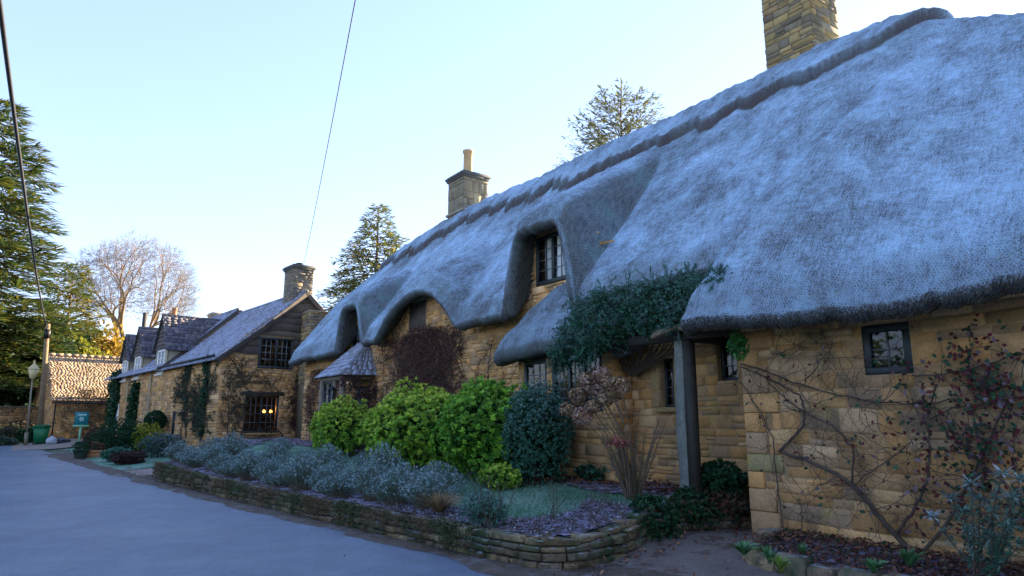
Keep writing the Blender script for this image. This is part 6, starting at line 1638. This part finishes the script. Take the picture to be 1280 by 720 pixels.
# hedge added across the road, out of view, darkening window panes and walls
r = np.random.default_rng(740); HG = place_root('unseen_hedge', (-8.5, 15, 0), 'added unseen hedge across the road, darkening window panes and walls', 'hedge'); mb = MB(); n = 15000
P = np.stack([-8.5 + r.uniform(-1, 1, n) * 1.0, r.uniform(-18, 44, n), r.random(n) ** .8 * 3.4 ], 1); P[:, 2] *= 1 + .18 * vnoise(P[:, 1] * .6, P[:, 1] * 0, 3) * 2
mb.leaves(P, rdir(r, n), rdir(r, n) * .5 + [1, 0, .2], .4 * r.uniform(.6, 1.3, n), .34, pick(r, DGREEN + [(.06, .05, .03)], n)); mb.build('foliage', M['leaf'], HG)
sb = MB()
for k in range(40): y = -18 + k * 1.55; sb.tube([(-8.5, y, 0), (-8.5 + r.uniform(-.3, .3), y + r.uniform(-.4, .4), 3.0)], [.07, .03], 5)
sb.build('stems', M['stem'], HG)
# plants hanging over the retaining wall
for k in range(17):
    r = np.random.default_rng(800 + k); u0 = PFW.total - 5.0 - k * .78 - r.uniform(0, .3)
    if u0 < .8: break
    w_ = r.uniform(.35, .65); mb = MB(); brown = k % 3 != 0; n = 260
    pal = [(.16, .11, .06), (.10, .075, .05), (.22, .15, .09), (.05, .07, .03)] if brown else [(.04, .08, .03), (.07, .11, .04), (.10, .09, .05), (.12, .14, .08)]
    for q in range(22 if k % 3 == 1 or k < 6 else 12):
        u = u0 + r.uniform(-w_, w_); t = top_w(u); dr = r.uniform(.06, .36); f = np.linspace(0, 1, 6); du = r.uniform(-.15, .15)
        pts = [PFW.P(u + du * a, t + .05 * math.sin(a * 3.1) - dr * a * a, .02 + .13 * math.sin(a * 2.0)) for a in f]
        mb.tube(pts, np.linspace(.004, .002, 6), 3, C=pal[0], cap=False); PP = np.repeat(np.array(pts), 7, 0) + rdir(r, 42) * .045
        mb.leaves(PP, rdir(r, 42) + [0, 0, -.4], rdir(r, 42), r.uniform(.025, .05, 42), .018 if not brown else .008, pick(r, pal, 42, .6, 1.3))
    tag(mb.build('trailing_plant', M['leaf_matt']), ('dead brown stems hanging over the face of the retaining wall' if brown else 'dark green trailing plant spilling over the face of the retaining wall'), 'plant', 'trailing brown stems on the wall' if brown else 'trailing green plants on the wall')
surf('verge_grass', np.arange(1.8, 5.0, .1), np.arange(24.3, 37, .15), lambda X, Y: zbase(X, Y) + .02 + .02 * fnoise(X * 2, Y * 2, 3, 4), M['lawn'], inside=lambda X, Y: (X > 2.35 - .12 * (Y - 25) + .2 * np.sin(Y * 1.1)))
# dark mossy plants covering the end of the retaining wall by the post
for k, (u_, lab, pal) in enumerate(((1.75, 'dark leafy clump sprawling over the wall end below the oak post', DGREEN), (1.1, 'mossy dark plant in the corner between the wall end and the cottage', DGREEN + [(.05, .07, .02)]), (.55, 'rusty leaved plant against the cottage corner by the wall end', [(.12, .06, .04), (.04, .08, .04), (.16, .08, .05)]))):
    q = PFW.P(PFW.total - u_, 0, 0); r = np.random.default_rng(840 + k); zt_ = top_w(PFW.total - u_)
    root = place_root('wall_plant', (q[0], q[1], zt_), lab, 'plant'); mb = MB(); P, D = blob_points(r, 520, (.34, .26, .2), .3, .4, 840 + k, -1)
    P = P + np.array([q[0], q[1], zt_ - .04]); P[:, 2] -= .2 * sstep(0, .3, q[1] - P[:, 1]); rosettes(mb, r, P, unit(D + [0, -.2, .3]), 5, .055, .026, pal); mb.build('foliage', M['leaf'], root)
    sb = MB(); shrub_stems(sb, r, 8, (q[0], q[1] + .05, zt_ - .1), .2, .2, .006); sb.build('stems', M['stem'], root)
litter('road_grit', 7000, (-1.5, 5.2), (4, 26), lambda X, Y: .32 * sstep(14, 46, Y) + .02 + .03 * (1 - (2 * np.clip((X - (4.72 - .125 * (Y - 6)) + 6.2) / 6.2, 0, 1) - 1) ** 2), [(.10, .08, .06), (.2, .18, .17), (.06, .05, .04), (.28, .28, .3)], .022, .014, '', 407, lambda X, Y, r: (X < 4.6 - .125 * (Y - 6)) & (r.random(len(X)) < .04 + .9 * np.exp(-((4.6 - .125 * (Y - 6)) - X) / .35)), dz=.0)
# leafy block added behind the two cottages to stop stray sun
r = np.random.default_rng(880); SUN_BLK = place_root('sun_block_hedge', (13, 27, .5), 'added hedge blocking sun through the gap between the thatched and gabled cottages', 'hedge'); mb = MB(); n = 5000
P = np.stack([r.uniform(12.2, 13.8, n), r.uniform(24.6, 29.5, n), .5 + r.random(n) ** .7 * 5.0], 1); P[:, 2] *= 1 + .1 * vnoise(P[:, 1] * .9, P[:, 0] * .5, 3)
mb.leaves(P, rdir(r, n), rdir(r, n), .4 * r.uniform(.6, 1.3, n), .28, pick(r, DGREEN, n)); mb.build('foliage', M['leaf'], SUN_BLK)
sb = MB()
for k in range(6): sb.tube([(13, 24.8 + k * .9, .3), (13, 24.9 + k * .9, 4.6)], [.08, .03], 6)
sb.build('stems', M['bark'], SUN_BLK)
# ================================================================== CAMERA, LIGHT, SKY
cam = bpy.data.cameras.new('camera'); co = bpy.data.objects.new('camera', cam); COL.objects.link(co); sc.camera = co
cam.sensor_width = 36; cam.lens = F_PX / 1280 * 36; cam.clip_end = 5000; cam.clip_start = .05
co.location = (0, 0, EYE)
f = Vector((cP * sA, cP * cA, sP)); co.rotation_euler = f.to_track_quat('-Z', 'Y').to_euler()
SUN_EL, SUN_AZ = 21.0, 83.0        # azimuth from +Y towards +X
sd = Vector((math.sin(R(SUN_AZ)) * math.cos(R(SUN_EL)), math.cos(R(SUN_AZ)) * math.cos(R(SUN_EL)), math.sin(R(SUN_EL))))
sl = bpy.data.lights.new('sun', 'SUN'); so = bpy.data.objects.new('sun', sl); COL.objects.link(so)
sl.energy = 4.2; sl.angle = R(.5); sl.color = (1, .80, .52)
so.rotation_euler = (-sd).to_track_quat('-Z', 'Y').to_euler(); so.location = (30, -10, 30)
wd = bpy.data.worlds.new('World'); sc.world = wd; wd.use_nodes = True; nt = wd.node_tree
sky = nt.nodes.new('ShaderNodeTexSky'); sky.sky_type = 'NISHITA'; sky.sun_disc = False
sky.sun_elevation = R(SUN_EL); sky.sun_rotation = R(SUN_AZ)
sky.air_density = 1.15; sky.dust_density = .15; sky.ozone_density = 1.5; sky.altitude = 100
mx = nt.nodes.new('ShaderNodeMix'); mx.data_type = 'RGBA'; mx.blend_type = 'MULTIPLY'; mx.inputs[0].default_value = 1; mx.inputs[7].default_value = (.485, .52, .69, 1)
gm = nt.nodes.new('ShaderNodeGamma'); gm.inputs[1].default_value = .6
nt.links.new(sky.outputs[0], gm.inputs[0]); nt.links.new(gm.outputs[0], mx.inputs[6]); nt.links.new(mx.outputs[2], nt.nodes['Background'].inputs[0]); nt.nodes['Background'].inputs[1].default_value = .15
sc.view_settings.view_transform = 'Standard'; sc.view_settings.look = 'None'; sc.view_settings.gamma = 1; sc.view_settings.exposure = 2.92
sc.cycles.use_denoising = True; sc.cycles.max_bounces = 8; sc.cycles.transparent_max_bounces = 24
